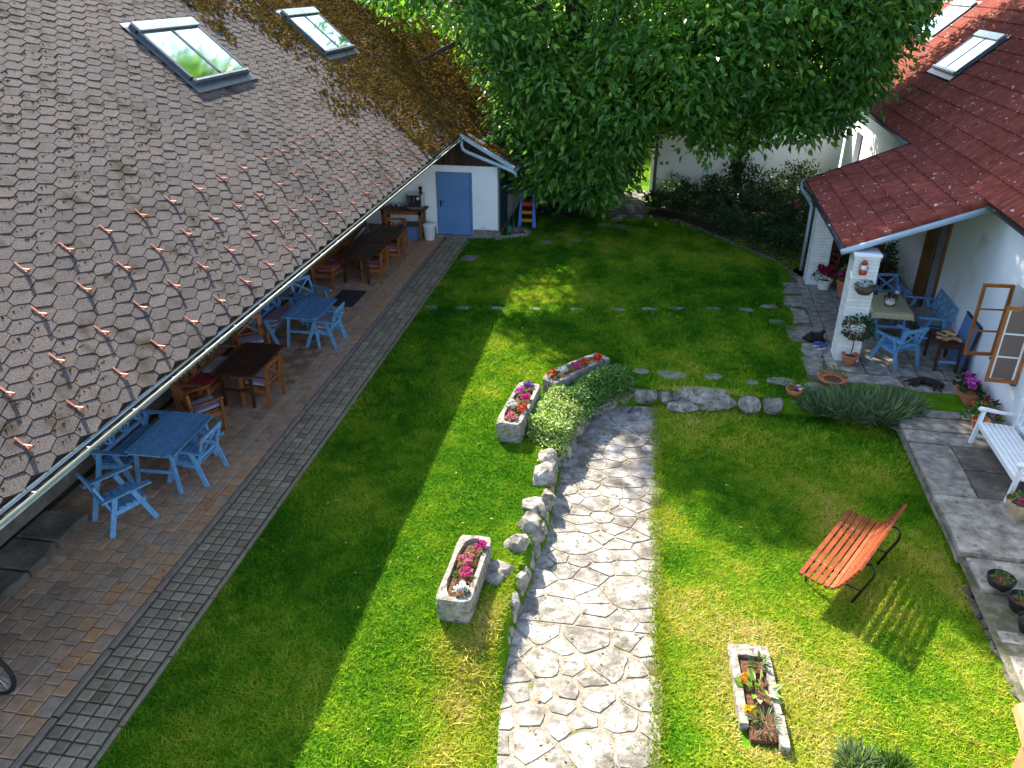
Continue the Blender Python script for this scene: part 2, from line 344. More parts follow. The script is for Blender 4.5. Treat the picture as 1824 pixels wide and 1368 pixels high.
def glass_mat(name, c, metallic, rough=0.03):
    m, n, l, p = new_mat(name)
    geo = N(n, 'ShaderNodeNewGeometry'); no = N(n, 'ShaderNodeTexNoise'); no.inputs['Scale'].default_value = 2.0
    l.new(geo.outputs['Position'], no.inputs['Vector'])
    r = ramp(n, [(0.3, tuple(x * 0.9 for x in c)), (0.7, c)]); l.new(no.outputs['Fac'], r.inputs[0]); l.new(r.outputs[0], p.inputs['Base Color'])
    p.inputs['Roughness'].default_value = rough; p.inputs['Metallic'].default_value = metallic; p.inputs['Specular IOR Level'].default_value = 1.0
    return m
M['skyglass'] = glass_mat('coated_glass', (0.62, 0.70, 0.73), 1.0, 0.07)
m, n, l, p = new_mat('clear_glass'); p.inputs['Transmission Weight'].default_value = 1.0; p.inputs['Roughness'].default_value = 0.0; p.inputs['IOR'].default_value = 1.08
p.inputs['Base Color'].default_value = (0.95, 0.97, 0.98, 1); M['glass'] = m
M['mesh'] = glass_mat('brown_fly_mesh', (0.12, 0.07, 0.055), 0.0, 0.5)
M['leaf'] = leaf_mat('walnut_leaf', [(0.0, (0.034, 0.12, 0.02)), (0.5, (0.085, 0.24, 0.032)), (0.8, (0.19, 0.39, 0.05)), (1.0, (0.40, 0.58, 0.09))], 0.45, 0.36, 0.6)
M['leafb'] = leaf_mat('sunny_leaf', [(0.0, (0.06, 0.13, 0.012)), (0.6, (0.12, 0.22, 0.02)), (1.0, (0.22, 0.30, 0.03))], 0.45)
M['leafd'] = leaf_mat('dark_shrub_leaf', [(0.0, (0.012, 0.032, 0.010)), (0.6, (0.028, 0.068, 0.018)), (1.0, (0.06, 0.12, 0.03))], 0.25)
M['hosta'] = leaf_mat('hosta_leaf', [(0.0, (0.02, 0.05, 0.035)), (0.7, (0.04, 0.09, 0.06)), (1.0, (0.08, 0.15, 0.09))], 0.2)
M['cover'] = leaf_mat('ivy_leaf', [(0.0, (0.04, 0.12, 0.022)), (0.7, (0.10, 0.24, 0.045)), (1.0, (0.20, 0.36, 0.08))], 0.3)
M['varieg'] = leaf_mat('variegated_leaf', [(0.0, (0.08, 0.19, 0.03)), (0.5, (0.24, 0.38, 0.07)), (0.8, (0.46, 0.54, 0.20)), (1.0, (0.64, 0.66, 0.40))], 0.3)
M['herb'] = leaf_mat('herb_leaf', [(0.0, (0.035, 0.08, 0.018)), (0.6, (0.07, 0.15, 0.03)), (1.0, (0.14, 0.23, 0.05))], 0.3)
M['lav'] = leaf_mat('lavender_leaf', [(0.0, (0.07, 0.13, 0.06)), (0.6, (0.16, 0.25, 0.12)), (1.0, (0.32, 0.40, 0.24))], 0.3)
M['grass'] = leaf_mat('grass_blade', [(0.0, (0.024, 0.125, 0.006)), (0.25, (0.108, 0.27, 0.012)), (0.5, (0.275, 0.39, 0.022)), (0.75, (0.44, 0.41, 0.06)), (1.0, (0.56, 0.47, 0.20))], 0.30, 0.9, 0.03, (1.15, 1.1, 0.4))
M['lawn'] = mat('lawn_ground', [(0.3, (0.035, 0.12, 0.003)), (0.7, (0.10, 0.20, 0.008))], 3, 1.0, 0.5, 60, spec=0.05)
M['meadow'] = mat('meadow', [(0.3, (0.09, 0.18, 0.015)), (0.7, (0.20, 0.27, 0.03))], 1.2, 1.0, 0.5, 30, spec=0.05)
def petal(name, c): return leaf_mat(name, [(0, tuple(x * 0.75 for x in c)), (1, c)], 0.25, 0.6, 0.2, (1.1, 1.0, 1.0))
M['f_white'] = petal('white_petal', (0.82, 0.82, 0.80)); M['f_pink'] = petal('magenta_petal', (0.68, 0.03, 0.30)); M['f_rose'] = petal('rose_petal', (0.75, 0.20, 0.30))
M['f_red'] = petal('red_petal', (0.62, 0.02, 0.02)); M['f_purple'] = petal('purple_petal', (0.22, 0.03, 0.50)); M['f_crimson'] = petal('crimson_petal', (0.30, 0.01, 0.05))
M['f_yellow'] = petal('yellow_petal', (0.80, 0.55, 0.02)); M['f_orange'] = petal('orange_petal', (0.75, 0.28, 0.01)); M['f_violet'] = petal('pink_violet_petal', (0.70, 0.12, 0.60))

# ---------------------------------------------------------------- ground
ZL = -0.35
XLY = [3, 5.5, 6, 7, 8, 9.6, 10.8, 12, 12.8, 13.3, 13.8, 14.0, 14.1, 14.2, 40]
XLX = [-1.05, -1.08, -1.15, -1.27, -1.22, -1.05, -1.08, -1.0, -0.95, -0.7, -0.2, 0.2, 8.0, 40, 40]
TH = R(2.2)
def hn(x, y): return x * math.cos(TH) - y * math.sin(TH)      # distance across the house's axis
def ha(x, y): return x * math.sin(TH) + y * math.cos(TH)      # distance along the house's axis
def hw(n_, a_): return (n_ * math.cos(TH) + a_ * math.sin(TH), -n_ * math.sin(TH) + a_ * math.cos(TH))
def hgt(x, y):
    x = np.asarray(x, float); y = np.asarray(y, float); xl = np.interp(y, XLY, XLX)
    low = sstep(-0.06, 0.06, x - xl)
    near = sstep(7.6, 6.0, y) * sstep(-3.2, -1.3, x)
    return ZL * np.maximum(low, near) + (vn(x, y, 0.9, 3) - 0.5) * 0.03
X0, X1, Y0, Y1, ST = -5.08, 9.2, 2.0, 32.4, 0.1
gx = np.arange(X0, X1 + ST / 2, ST); gy = np.arange(Y0, Y1 + ST / 2, ST)
GX, GY = np.meshgrid(gx, gy); under = (GX > np.interp(GY, XLY, XLX) + .1) & (GX < .56) & (GY < 13.8)      # bed dug out for the flagged path
V = np.stack([GX.ravel(), GY.ravel(), hgt(GX, GY).ravel() - 0.012 - .06 * under.ravel()], 1)
nx_, ny_ = len(gx), len(gy); ii = (np.arange(ny_ - 1)[:, None] * nx_ + np.arange(nx_ - 1)[None]).ravel()
tag(np_mesh('lawn', V, np.stack([ii, ii + 1, ii + nx_ + 1, ii + nx_], 1), M['lawn'], smooth=True), kind='structure')
b = MB()
for (xa, xb, ya, yb) in ((-400, 400, 32.38, 900), (-400, X0 - 8, -60, 32.38), (X1 - 0.01, 400, -60, 32.38), (X0 - 8, X1 - 0.01, -60, 2.02)):
    b.add([(xa, ya, -0.06), (xb, ya, -0.06), (xb, yb, -0.06), (xa, yb, -0.06)], [(0, 1, 2, 3)])
tag(b.build('ground', M['meadow']), kind='structure')

# terrace along the barn: bed, pavers, kerb, cobbles
b = MB(); b.add([(-13.1, 2, -0.03), (X0, 2, -0.03), (X0, 26, -0.03), (-13.1, 26, -0.03)], [(0, 1, 2, 3)])
terrace = tag(b.build('terrace_paving', M['joint']), kind='structure')
def paver_tmpl(w_, l_, t, ch=0.012):
    a, c = w_ / 2, l_ / 2
    v = [(-a, -c, -t), (a, -c, -t), (a, c, -t), (-a, c, -t), (-a, -c, -ch * .6), (a, -c, -ch * .6), (a, c, -ch * .6), (-a, c, -ch * .6),
         (-a + ch, -c + ch, 0), (a - ch, -c + ch, 0), (a - ch, c - ch, 0), (-a + ch, c - ch, 0)]
    return v, [(0, 1, 5, 4), (1, 2, 6, 5), (2, 3, 7, 6), (3, 0, 4, 7), (4, 5, 9, 8), (5, 6, 10, 9), (6, 7, 11, 10), (7, 4, 8, 11), (8, 9, 10, 11)]
RW = 0.196; lens = [0.19, 0.235, 0.285]
tm = [paver_tmpl(RW - 0.012, L_ - 0.012, 0.05) for L_ in lens]; items = []
for r_ in range(13):
    xc = -5.955 - RW * (r_ + 0.5); y = 3.2 + random.random() * 0.25
    while y < 23.35:
        k = random.choice((0, 1, 1, 2)); L_ = lens[k]
        q = vn(xc, y, 0.55, 1) * 0.6 + random.random() * 0.55 - 0.1
        if r_ < 3: q = q * 0.65 + 0.34 + (0.1 if random.random() < 0.3 else 0)
        t = Matrix.Translation((xc, y + L_ / 2, 0.012 + random.uniform(-0.003, 0.004))) @ Matrix.Rotation(R(random.uniform(-0.7, 0.7)), 4, 'X') @ Matrix.Rotation(R(random.uniform(-0.7, 0.7)), 4, 'Y')
        if y + L_ < 23.4: items.append((t, min(1, max(0, q)), k))
        y += L_
pieces('paver', tm, items, terrace, M['paver'])
CW = 0.165; items = []; tm = [paver_tmpl(CW - 0.018, CW - 0.018, 0.05, 0.016), paver_tmpl(CW - 0.024, CW - 0.02, 0.05, 0.018)]
for c_ in range(4):
    y = 3.2
    while y < 23.35:
        xc = -5.845 + CW * (c_ + 0.55)
        t = Matrix.Translation((xc + random.uniform(-.003, .003), y + CW / 2, 0.014 + random.uniform(-0.004, 0.004))) @ Matrix.Rotation(R(random.uniform(-2, 2)), 4, 'Z') @ Matrix.Rotation(R(random.uniform(-1, 1)), 4, 'X')
        items.append((t, min(1, max(0, random.gauss(0.5, 0.22))), random.choice((0, 1)))); y += CW
pieces('cobble', tm, items, terrace, M['cobble'])
kt = [paver_tmpl(0.072, 0.97, 0.05, 0.008)]
pieces('kerb_stone', kt, [(Matrix.Translation((-5.898, 3.6 + i, 0.02)), 0.5, 0) for i in range(20)], terrace, M['kerb'])
pieces('edging_stone', [paver_tmpl(0.055, 0.98, 0.06, 0.008)], [(Matrix.Translation((-5.118, 3.6 + i, 0.02 + random.uniform(-.004, .004))), 0.5, 0) for i in range(20)], terrace, M['cobble'])
tag(MB().box((-7.08, 17.72, 0.024), (0.66, 1.12, 0.014)).build('door_mat', solid('mat_fibre', (0.045, 0.04, 0.038), 0.95)), 'dark rectangular mat lying on the terrace beyond the far blue table', 'mat')

# flagged path
pathbed = []
for i, yy in enumerate(np.arange(4.0, 13.9, 0.3)): pathbed.append((float(np.interp(yy, XLY, XLX)) + 0.02, float(yy)))
pb = MB(); npb = len(pathbed)
pb.add([(x, y, ZL - 0.002) for x, y in pathbed] + [(0.66 + 0.05 * math.sin(y * 2.1) + 0.05 * (y < 6), y, ZL - 0.002) for x, y in pathbed],
       [(i, i + npb, i + npb + 1, i + 1) for i in range(npb - 1)])
path = tag(pb.build('path', M['pathbed']), kind='structure')
def clip(poly, px, py, nx, ny):
    out = []
    for i in range(len(poly)):
        a, c = poly[i], poly[(i + 1) % len(poly)]
        da = (a[0] - px) * nx + (a[1] - py) * ny; dc = (c[0] - px) * nx + (c[1] - py) * ny
        if da <= 0: out.append(a)
        if da * dc < 0: t = da / (da - dc); out.append((a[0] + (c[0] - a[0]) * t, a[1] + (c[1] - a[1]) * t))
    return out
def flag(poly, px, py, rough, z):
    rp = []
    cen = Vector((px, py))
    for k in range(len(poly)):
        a, c = Vector(poly[k]), Vector(poly[(k + 1) % len(poly)]); L_ = (c - a).length
        m_ = max(1, int(L_ / 0.085))
        for q in range(m_):
            p_ = a.lerp(c, q / m_); d_ = (cen - p_).normalized()
            rp.append(tuple(p_ + d_ * (random.uniform(0, rough) + (rough * .5 if q == 0 else 0))))
    area = abs(sum(rp[k][0] * rp[(k + 1) % len(rp)][1] - rp[(k + 1) % len(rp)][0] * rp[k][1] for k in range(len(rp)))) / 2
    if area < 0.01: return
    o = MB().prism([(x - px, y - py) for x, y in rp], -0.05, 0.0, 0.018, 0.003).build('flagstone', M['flag'], path, loc=(px, py, ZL + z + random.uniform(-0.003, 0.003)))
    o.rotation_euler = (R(random.uniform(-.4, .4)), R(random.uniform(-.4, .4)), 0); o['tint'] = random.random()
XR = 0.66
def seedpts(y0, y1, rmin, rmax, tries, sy_):
    out = []
    for _ in range(tries):
        y = random.uniform(y0, y1); xa = float(np.interp(y, XLY, XLX)); x = random.uniform(xa, XR); r_ = random.uniform(rmin, rmax) if random.random() < .7 else rmin
        if all(math.hypot(x - q[0], (y - q[1]) * sy_) > (r_ + q[2]) * .92 for q in out): out.append((x, y, r_))
    return out
# upper stretch: worn slabs of all sizes with hair joints; lower stretch: crazy paving with sandy joints
for (y0, y1, r0, r1, sy_, g0_, g1_, ro) in ((7.75, 13.88, .15, .46, 1.35, .003, .008, .010), (4.0, 7.72, .13, .36, 1.05, .008, .020, .022)):
    pts = seedpts(y0 + .05, y1 - .05, r0, r1, 6000, sy_)
    for i, (px, py, pr) in enumerate(pts):
        xa = float(np.interp(py, XLY, XLX)) + 0.03; xr = XR + random.uniform(-.05, .07)
        poly = [(xa, max(y0, py - .9)), (xr, max(y0, py - .9)), (xr, min(y1, py + .9)), (xa, min(y1, py + .9))]
        for k, (qx, qy, qr) in enumerate(pts):
            if k != i and abs(qx - px) < 1.6 and abs(qy - py) < 1.4:
                dx, dy = qx - px, (qy - py) * sy_; dd = math.hypot(dx, dy); t = .5 + (pr * pr - qr * qr) / (2 * dd * dd)      # power cells: big stones stay big
                nx, ny = dx, dy * sy_; L_ = math.hypot(nx, ny); nx /= L_; ny /= L_; g = random.uniform(g0_, g1_)
                poly = clip(poly, px + (qx - px) * t - nx * g, py + (qy - py) * t - ny * g, nx, ny)
                if len(poly) < 3: break
        if len(poly) >= 3: flag(poly, sum(p_[0] for p_ in poly) / len(poly), sum(p_[1] for p_ in poly) / len(poly), ro, .010)

# ---------------------------------------------------------------- stones
def stone_mesh(name, size, seed, sub=3, rough=0.16, flat=0.0):
    bm = bmesh.new(); bmesh.ops.create_icosphere(bm, subdivisions=sub, radius=1.0); rr = random.Random(seed)
    planes = [(Vector((rr.gauss(0, 1), rr.gauss(0, 1), rr.gauss(0, 1))).normalized(), rr.uniform(0.62, 0.95)) for _ in range(11)]
    planes.append((Vector((0, 0, 1)), 0.72 - flat * 0.3)); off = Vector((rr.random() * 50, rr.random() * 50, rr.random() * 50))
    from mathutils import noise
    for v in bm.verts:
        d = v.co.normalized(); r = 1.0
        for pn, pd in planes:
            c = d.dot(pn)
            if c > 1e-3: r = min(r, pd / c)
        r *= 1 + rough * noise.noise(d * 2.2 + off) + rough * 0.4 * noise.noise(d * 6 + off)
        v.co = Vector((d.x * size[0], d.y * size[1], d.z * size[2])) * r / 1.45 * 1.35
    me = bpy.data.meshes.new(name); bm.to_mesh(me); bm.free(); me.polygons.foreach_set('use_smooth', [True] * len(me.polygons))
    if hasattr(me, 'set_sharp_from_angle'): me.set_sharp_from_angle(angle=R(28))
    return me
def stone(name, c, size, rot, seed, label=None, cat=None, group=None, parent=None, m='stone', flat=0.0, rough=0.16):
    o = link(name, stone_mesh(name, size, seed, rough=rough, flat=flat), M[m], parent, c, R(rot)); o['tint'] = random.random()
    if label: tag(o, label, cat, group)
    return o
# stepping stones set in the far lawn
SS = [(-4.85, 17.5, .16, .10), (-4.05, 17.59, .20, .09), (-3.23, 17.72, .17, .07), (-2.3, 17.8, .16, .06), (-1.3, 17.95, .2, .06), (-.3, 18.1, .18, .06), (.45, 18.25, .2, .06), (1.11, 18.42, .22, .07), (1.99, 18.53, .24, .08), (2.8, 18.58, .2, .08),
      (3.37, 18.9, .22, .10), (3.42, 17.93, .22, .11), (-1.84, 23.65, .22, .16), (-2.33, 24.18, .25, .16), (-1.55, 24.5, .2, .14), (-1.08, 25.48, .26, .2), (-.66, 26.3, .24, .2), (.02, 25.1, .42, .22), (-.5, 25.4, .3, .22), (-2.7, 23.3, .2, .14), (-1.9, 25.2, .2, .14)]
SSL = ['in the far lawn closest to the cobbled strip', 'second from the cobbled strip in the stepping row', 'third from the cobbled strip in the stepping row', 'in the stepping row under the sunlit lawn patch', 'in the middle of the stepping row, right of the sunlit patch', 'small, in the middle of the stepping row', 'right of the middle in the stepping row',
       'in the stepping row, fifth from the porch terrace', 'in the stepping row, fourth from the porch terrace', 'in the stepping row, third from the porch terrace', 'at the porch end of the stepping row, farther one', 'nearest to the porch column at the end of the row',
       'set in lawn below the walnut trunk, small', 'set in lawn to the left below the walnut trunk', 'set in lawn in front of the walnut trunk', 'set in lawn between trunk and gate path', 'at the start of the gate path', 'large, in lawn in front of the gate path', 'large, left of the biggest stone before the gate path', 'in lawn nearest to the white pebbles', 'in lawn beside the hosta leaves']
for i, (x, y, rx, ry) in enumerate(SS):
    rr = random.Random(i); n_ = 11; pl = [(rx * (1 + rr.uniform(-.22, .12)) * math.cos(6.283 * k / n_), ry * 1.25 * (1 + rr.uniform(-.22, .12)) * math.sin(6.283 * k / n_)) for k in range(n_)]
    o = MB().prism(pl, -0.06, 0.0, 0.09, 0.012).build('stepping_stone', M['concrete'], loc=(x, y, 0.018)); o['tint'] = rr.random()
    tag(o, 'flat grey stepping stone ' + SSL[i], 'stone', 'stepping stones in the far lawn')
tag(MB().prism([(-.22, -.2), (.19, -.22), (.24, .2), (-.17, .22)], -0.05, 0.0, 0.05, 0.01).build('paving_slab', M['concrete'], loc=(-4.72, 21.4, 0.03)), 'square grey slab lying in the lawn beside the cobbled strip', 'slab')

# retaining wall of boulders beside the path
WS = [(-1.2, 11.2, .17, .24, .22, 10), (-1.22, 10.62, .20, .34, .26, -12), (-1.1, 10.15, .15, .17, .18, 20), (-1.25, 9.80, .22, .24, .2, 5), (-1.23, 9.33, .19, .30, .26, -3), (-1.36, 8.86, .19, .22, .24, 15), (-1.47, 8.58, .17, .15, .14, 40),
      (-1.55, 8.20, .27, .24, .22, 25), (-1.2, 8.25, .11, .16, .16, 0), (-1.26, 7.82, .1, .17, .14, 5)]
WL = ['tall pointed pale boulder at the top of the path wall under the groundcover', 'long leaning boulder second from the groundcover in the path wall', 'thin reddish boulder wedged low beside the leaning one', 'blocky pale boulder above the upright block in the path wall', 'upright pale block in the middle of the path wall', 'rounded lichen-spotted boulder below the pale block', 'small round boulder next to the stone trough', 'heart-shaped grey boulder right of the near stone trough', 'small low stone at the foot of the heart-shaped boulder', 'last low stone at the near end of the path wall']
for i, (x, y, a, c, h, rz) in enumerate(WS): stone('boulder', (x, y, ZL + 0.10 + h * 0.72), (a * 1.15, c * 1.1, h * 1.25), rz, 40 + i, WL[i], 'boulder', 'boulders of the path wall')
# rough low course that holds the lawn above the path
rwall = thing('retaining_wall', 'low rough stone course under the boulders along the left of the path', 'wall', (-1.1, 10.0, ZL))
y = 7.2; k = 0
while y < 13.75:
    L_ = random.uniform(.16, .34); xx = float(np.interp(y + L_ / 2, XLY, XLX)); nx2 = float(np.interp(y + L_ / 2 + .1, XLY, XLX)); ang = math.degrees(math.atan2(-(nx2 - xx), .1))
    h_ = .24 if y > 8.0 else .14 + .1 * (y - 7.2)
    o = stone('wall_stone', (xx - .05 + 1.1, y + L_ / 2 - 10.0, h_ * .42), (.13, L_ * .66, h_ * .85), ang, 600 + k, parent=rwall); y += L_ * .95; k += 1
# stones under the groundcover and across the lawn step
for i, (x, y, a, c, h, rz, lb) in enumerate([
    (-0.93, 11.9, .14, .4, .2, -5, 'low dark stone half hidden under the pale groundcover'), (-0.80, 12.7, .14, .4, .2, -15, 'low stone at the path bend under the groundcover'), (-0.45, 13.5, .16, .36, .2, -50, 'low curved stone at the inside of the path bend'),
    (-0.02, 13.98, .28, .14, .2, 20, 'grey stone at the head of the path right of the groundcover'), (0.38, 14.1, .3, .14, .2, -3, 'flat squared stone left of the small square one at the lawn step'), (0.82, 14.08, .15, .15, .2, 0, 'small square stone left of the great long boulder'),
    (1.55, 14.1, .66, .26, .25, -4, 'great long flat-topped boulder on the lawn step'), (2.42, 14.05, .2, .24, .22, 10, 'dark wedge boulder right of the great long boulder'), (2.86, 14.1, .2, .22, .22, 0, 'square rounded boulder beside the terracotta pot'),
    (1.15, 13.85, .3, .15, .12, 8, 'low slab at the foot of the great long boulder'), (3.3, 14.25, .3, .2, .2, 0, 'pale low stone behind the terracotta pot')]):
    stone('boulder', (x, y, ZL + h * 0.8), (a * 1.12, c * 1.15, h * 1.2), rz, 80 + i, lb, 'boulder', 'boulders of the lawn step', flat=0.4)
# flat slabs behind the step
for i, (x, y, a, c) in enumerate([(.95, 14.7, .34, .16), (1.75, 14.75, .2, .14), (.3, 14.75, .18, .1), (2.5, 14.6, .14, .09), (3.1, 14.75, .3, .14), (3.75, 14.65, .24, .14)]):
    rr = random.Random(i + 60); pl = [(a * (1 + rr.uniform(-.2, .1)) * math.cos(6.283 * k / 9), c * 1.2 * (1 + rr.uniform(-.2, .1)) * math.sin(6.283 * k / 9)) for k in range(9)]
    o = MB().prism(pl, -0.05, 0.0, 0.09, 0.01).build('flat_stone', M['concrete'], loc=(x, y, 0.016))
    tag(o, 'flat stone in the grass, ' + ['behind the great long boulder', 'behind the right end of the great boulder', 'farthest left one', 'behind the dark wedge boulder', 'behind the terracotta pot', 'nearest to the lavender'][i], 'stone', 'flat stones behind the lawn step')
# ---------------------------------------------------------------- barn with shingled roof
BA = R(41); EX, EZ = -5.3, 3.12; SL = 7.0; BY0, BYG, BY1 = 1.0, 23.2, 32.0
ca, sa = math.cos(BA), math.sin(BA); US = Vector((-ca, 0, sa))
barn = thing('barn', 'long barn with grey hexagonal shingle roof, mossy far end and low white annex', 'barn', (0, 0, 0))
RX, RZ = EX - SL * ca, EZ + SL * sa
E2 = Vector((-3.72, 0, 2.20)); U2 = (Vector((EX, 0, EZ)) - E2); SL2 = U2.length; U2.normalize()
deck = MB()
def quadslab(mb, p0, p1, y0, y1, t, dn):
    """slab between two (x, z) points, y0..y1, t thick downwards"""
    a, c = Vector((p0[0], 0, p0[1])), Vector((p1[0], 0, p1[1])); nn = Vector(dn) * t
    vs = []
    for y in (y0, y1):
        for q in (a, c, c + nn, a + nn): vs.append((q.x, y, q.z))
    mb.add(vs, [(0, 1, 2, 3), (4, 7, 6, 5), (0, 4, 5, 1), (1, 5, 6, 2), (2, 6, 7, 3), (3, 7, 4, 0)])
quadslab(deck, (EX, EZ), (RX, RZ), BY0, BY1, 0.14, (-sa, 0, -ca))
quadslab(deck, (E2.x, E2.z), (EX + 0.002, EZ - 0.003), BYG, BY1, 0.12, (-0.5, 0, -0.86))
quadslab(deck, (RX - 0.003, RZ), (RX - SL * ca, EZ), BY0, BY1, 0.14, (sa, 0, -ca))
roof = deck.build('roof', M['deck'], barn)
# hexagonal shingles
W2, TT, SE = 0.1700, 0.0950, 0.0362
def hex_tmpl(seed):
    rr = random.Random(seed); j = lambda: rr.uniform(-0.003, 0.003)
    pl = [(0 + j(), -TT), (W2, -SE + j()), (W2, SE), (0, TT), (-W2, SE), (-W2, -SE + j())]
    zt = lambda y: 0.015 - y * 0.045
    v = [(x, y, -0.01) for x, y in pl] + [(x, y, zt(y)) for x, y in pl]
    return v, [(6, 7, 8, 9, 10, 11)] + [(k, (k + 1) % 6, 6 + (k + 1) % 6, 6 + k) for k in range(6)]
tm = [hex_tmpl(k) for k in range(5)]; items = []
SKY = [(13.85, 15.95, 3.58, 5.02), (20.2, 22.3, 3.58, 5.02)]
def lay_shingles(O, up, length, y0, y1):
    P_ = 0.1365; rows = int(length / P_)
    for r_ in range(rows):
        s_ = 0.06 + r_ * P_; y = y0 + (0.176 if r_ % 2 else 0.0) + 0.18
        while y < y1 - 0.1:
            if up is US and any(a - .12 < y < c + .12 and d - .05 < s_ < e + .05 for a, c, d, e in SKY): y += 0.352; continue
            p_ = Vector((O[0], y, O[1])) + up * s_
            mossy = 1 if y > 21 else 0
            m_ = frame(p_, (0, 1, 0), up) @ Matrix.Rotation(R(random.gauss(0, 0.9)), 4, 'X') @ Matrix.Rotation(R(random.gauss(0, 0.8)), 4, 'Y') @ Matrix.Rotation(R(random.gauss(0, 0.8 + mossy)), 4, 'Z')
            t = 0.5 + (vn(y, s_, 0.7, 5) - 0.5) * 0.5 + random.gauss(0, 0.13)
            if y > 14: t += 0.15 * sstep(14, 19, y) * (s_ < 2.6)
            items.append((m_, float(min(1, max(0, t))), random.randrange(5))); y += 0.352
lay_shingles((EX, EZ), US, SL, BY0, BY1)
lay_shingles((E2.x, E2.z), U2, SL2, BYG, BY1)
pieces('roof_shingle', tm, items, roof, M['shingle'])
# copper snow hooks, in four staggered rows
hk = MB(); hk.box((0, 0.0, 0.026), (0.026, 0.17, 0.006)); hk.box((0, -0.088, 0.055), (0.055, 0.006, 0.062)); hk.bar((0, -0.02, 0.028), (0, -0.084, 0.08), 0.012, 0.004)
hme = bpy.data.meshes.new('snow_hook'); hme.from_pydata(hk.v, [], hk.f); hme.materials.append(M['copper'])
for r_, s_ in enumerate((0.31, 0.81, 1.335, 1.86)):
    y = 4.62 + (0.377 if r_ % 2 == 0 else 0.0) - 0.31
    while y < 23.0:
        ob = bpy.data.objects.new('snow_hook', hme); COL.objects.link(ob); ob.parent = roof
        q = Vector((EX, y + random.uniform(-.02, .02), EZ)) + US * s_; ob.matrix_basis = frame(q, (0, 1, 0), US) @ Matrix.Rotation(R(random.gauss(0, 2)), 4, 'Z'); y += 0.7555
# moss clumps on the far part of the roof
def mound_field(name, pts, nrm, rad, material, parent, tint):
    n_ = len(pts); k = 6; nrm = np.array(nrm); t1 = unit(np.cross(nrm, [0, 1, 0.01])); t2 = np.cross(nrm, t1)
    V = np.zeros((n_, k + 1, 3)); ang = np.arange(k) * 2 * math.pi / k; ph = rng.random(n_)[:, None] * 6
    rr = rad[:, None] * rng.uniform(0.7, 1.3, (n_, k))
    V[:, :k] = pts[:, None] + (np.cos(ang + ph) * rr)[..., None] * t1 + (np.sin(ang + ph) * rr)[..., None] * t2
    V[:, k] = pts + nrm * (rad * rng.uniform(0.6, 1.5, n_))[:, None]
    F = np.array([(i, (i + 1) % k, k) for i in range(k)]); F = (np.arange(n_)[:, None, None] * (k + 1) + F[None]).reshape(-1, 3)
    o = np_mesh(name, V.reshape(-1, 3), F, material, parent, np.repeat(tint, k)); o['kind'] = 'stuff'; return o
c_ = rng.random((110000, 2)) * [15.5, SL - 0.05] + [16.5, 0.03]
pm = sstep(17.6, 22.3, c_[:, 0] + 0.45 * (c_[:, 1] - 2.2) + (vn(c_[:, 0], c_[:, 1], 0.8, 9) - .5) * 4.5) * (0.30 + 0.70 * (vn(c_[:, 0], c_[:, 1], 2.6, 4) > 0.36))
keep = rng.random(len(c_)) < pm * 0.8
for a, e, d, f in SKY: keep &= ~((c_[:, 0] > a - .1) & (c_[:, 0] < e + .1) & (c_[:, 1] > d - .2) & (c_[:, 1] < f + .1))
c_ = c_[keep]; P = np.stack([EX - c_[:, 1] * ca, c_[:, 0], EZ + c_[:, 1] * sa], 1) + np.array([sa, 0, ca]) * 0.012
mound_field('moss', P, (sa, 0, ca), rng.uniform(0.02, 0.055, len(P)), M['moss'], roof, rng.random(len(P)))
c_ = rng.random((12000, 2)) * [BY1 - BYG, SL2 - .02] + [BYG, .01]; c_ = c_[vn(c_[:, 0], c_[:, 1], 2.6, 4) > 0.38]
P = np.stack([E2.x + c_[:, 1] * U2.x, c_[:, 0], E2.z + c_[:, 1] * U2.z], 1) + np.array([.5, 0, .86]) * 0.012
mound_field('moss', P, (.5, 0, .86), rng.uniform(0.02, 0.055, len(P)), M['moss'], roof, rng.random(len(P)))
# thin moss along shingle joints of the nearer roof
c_ = rng.random((26000, 2)) * [20, SL] + [3, 0]; c_ = c_[(vn(c_[:, 0], c_[:, 1], 1.3, 8) > 0.5) & (rng.random(len(c_)) < 0.5)]
c_[:, 1] = np.round((c_[:, 1] + 0.04) / 0.1365) * 0.1365 - 0.04
P = np.stack([EX - c_[:, 1] * ca, c_[:, 0], EZ + c_[:, 1] * sa], 1) + np.array([sa, 0, ca]) * 0.012
mound_field('moss', P, (sa, 0, ca), rng.uniform(0.006, 0.018, len(P)), M['moss'], roof, rng.random(len(P)) * .5)
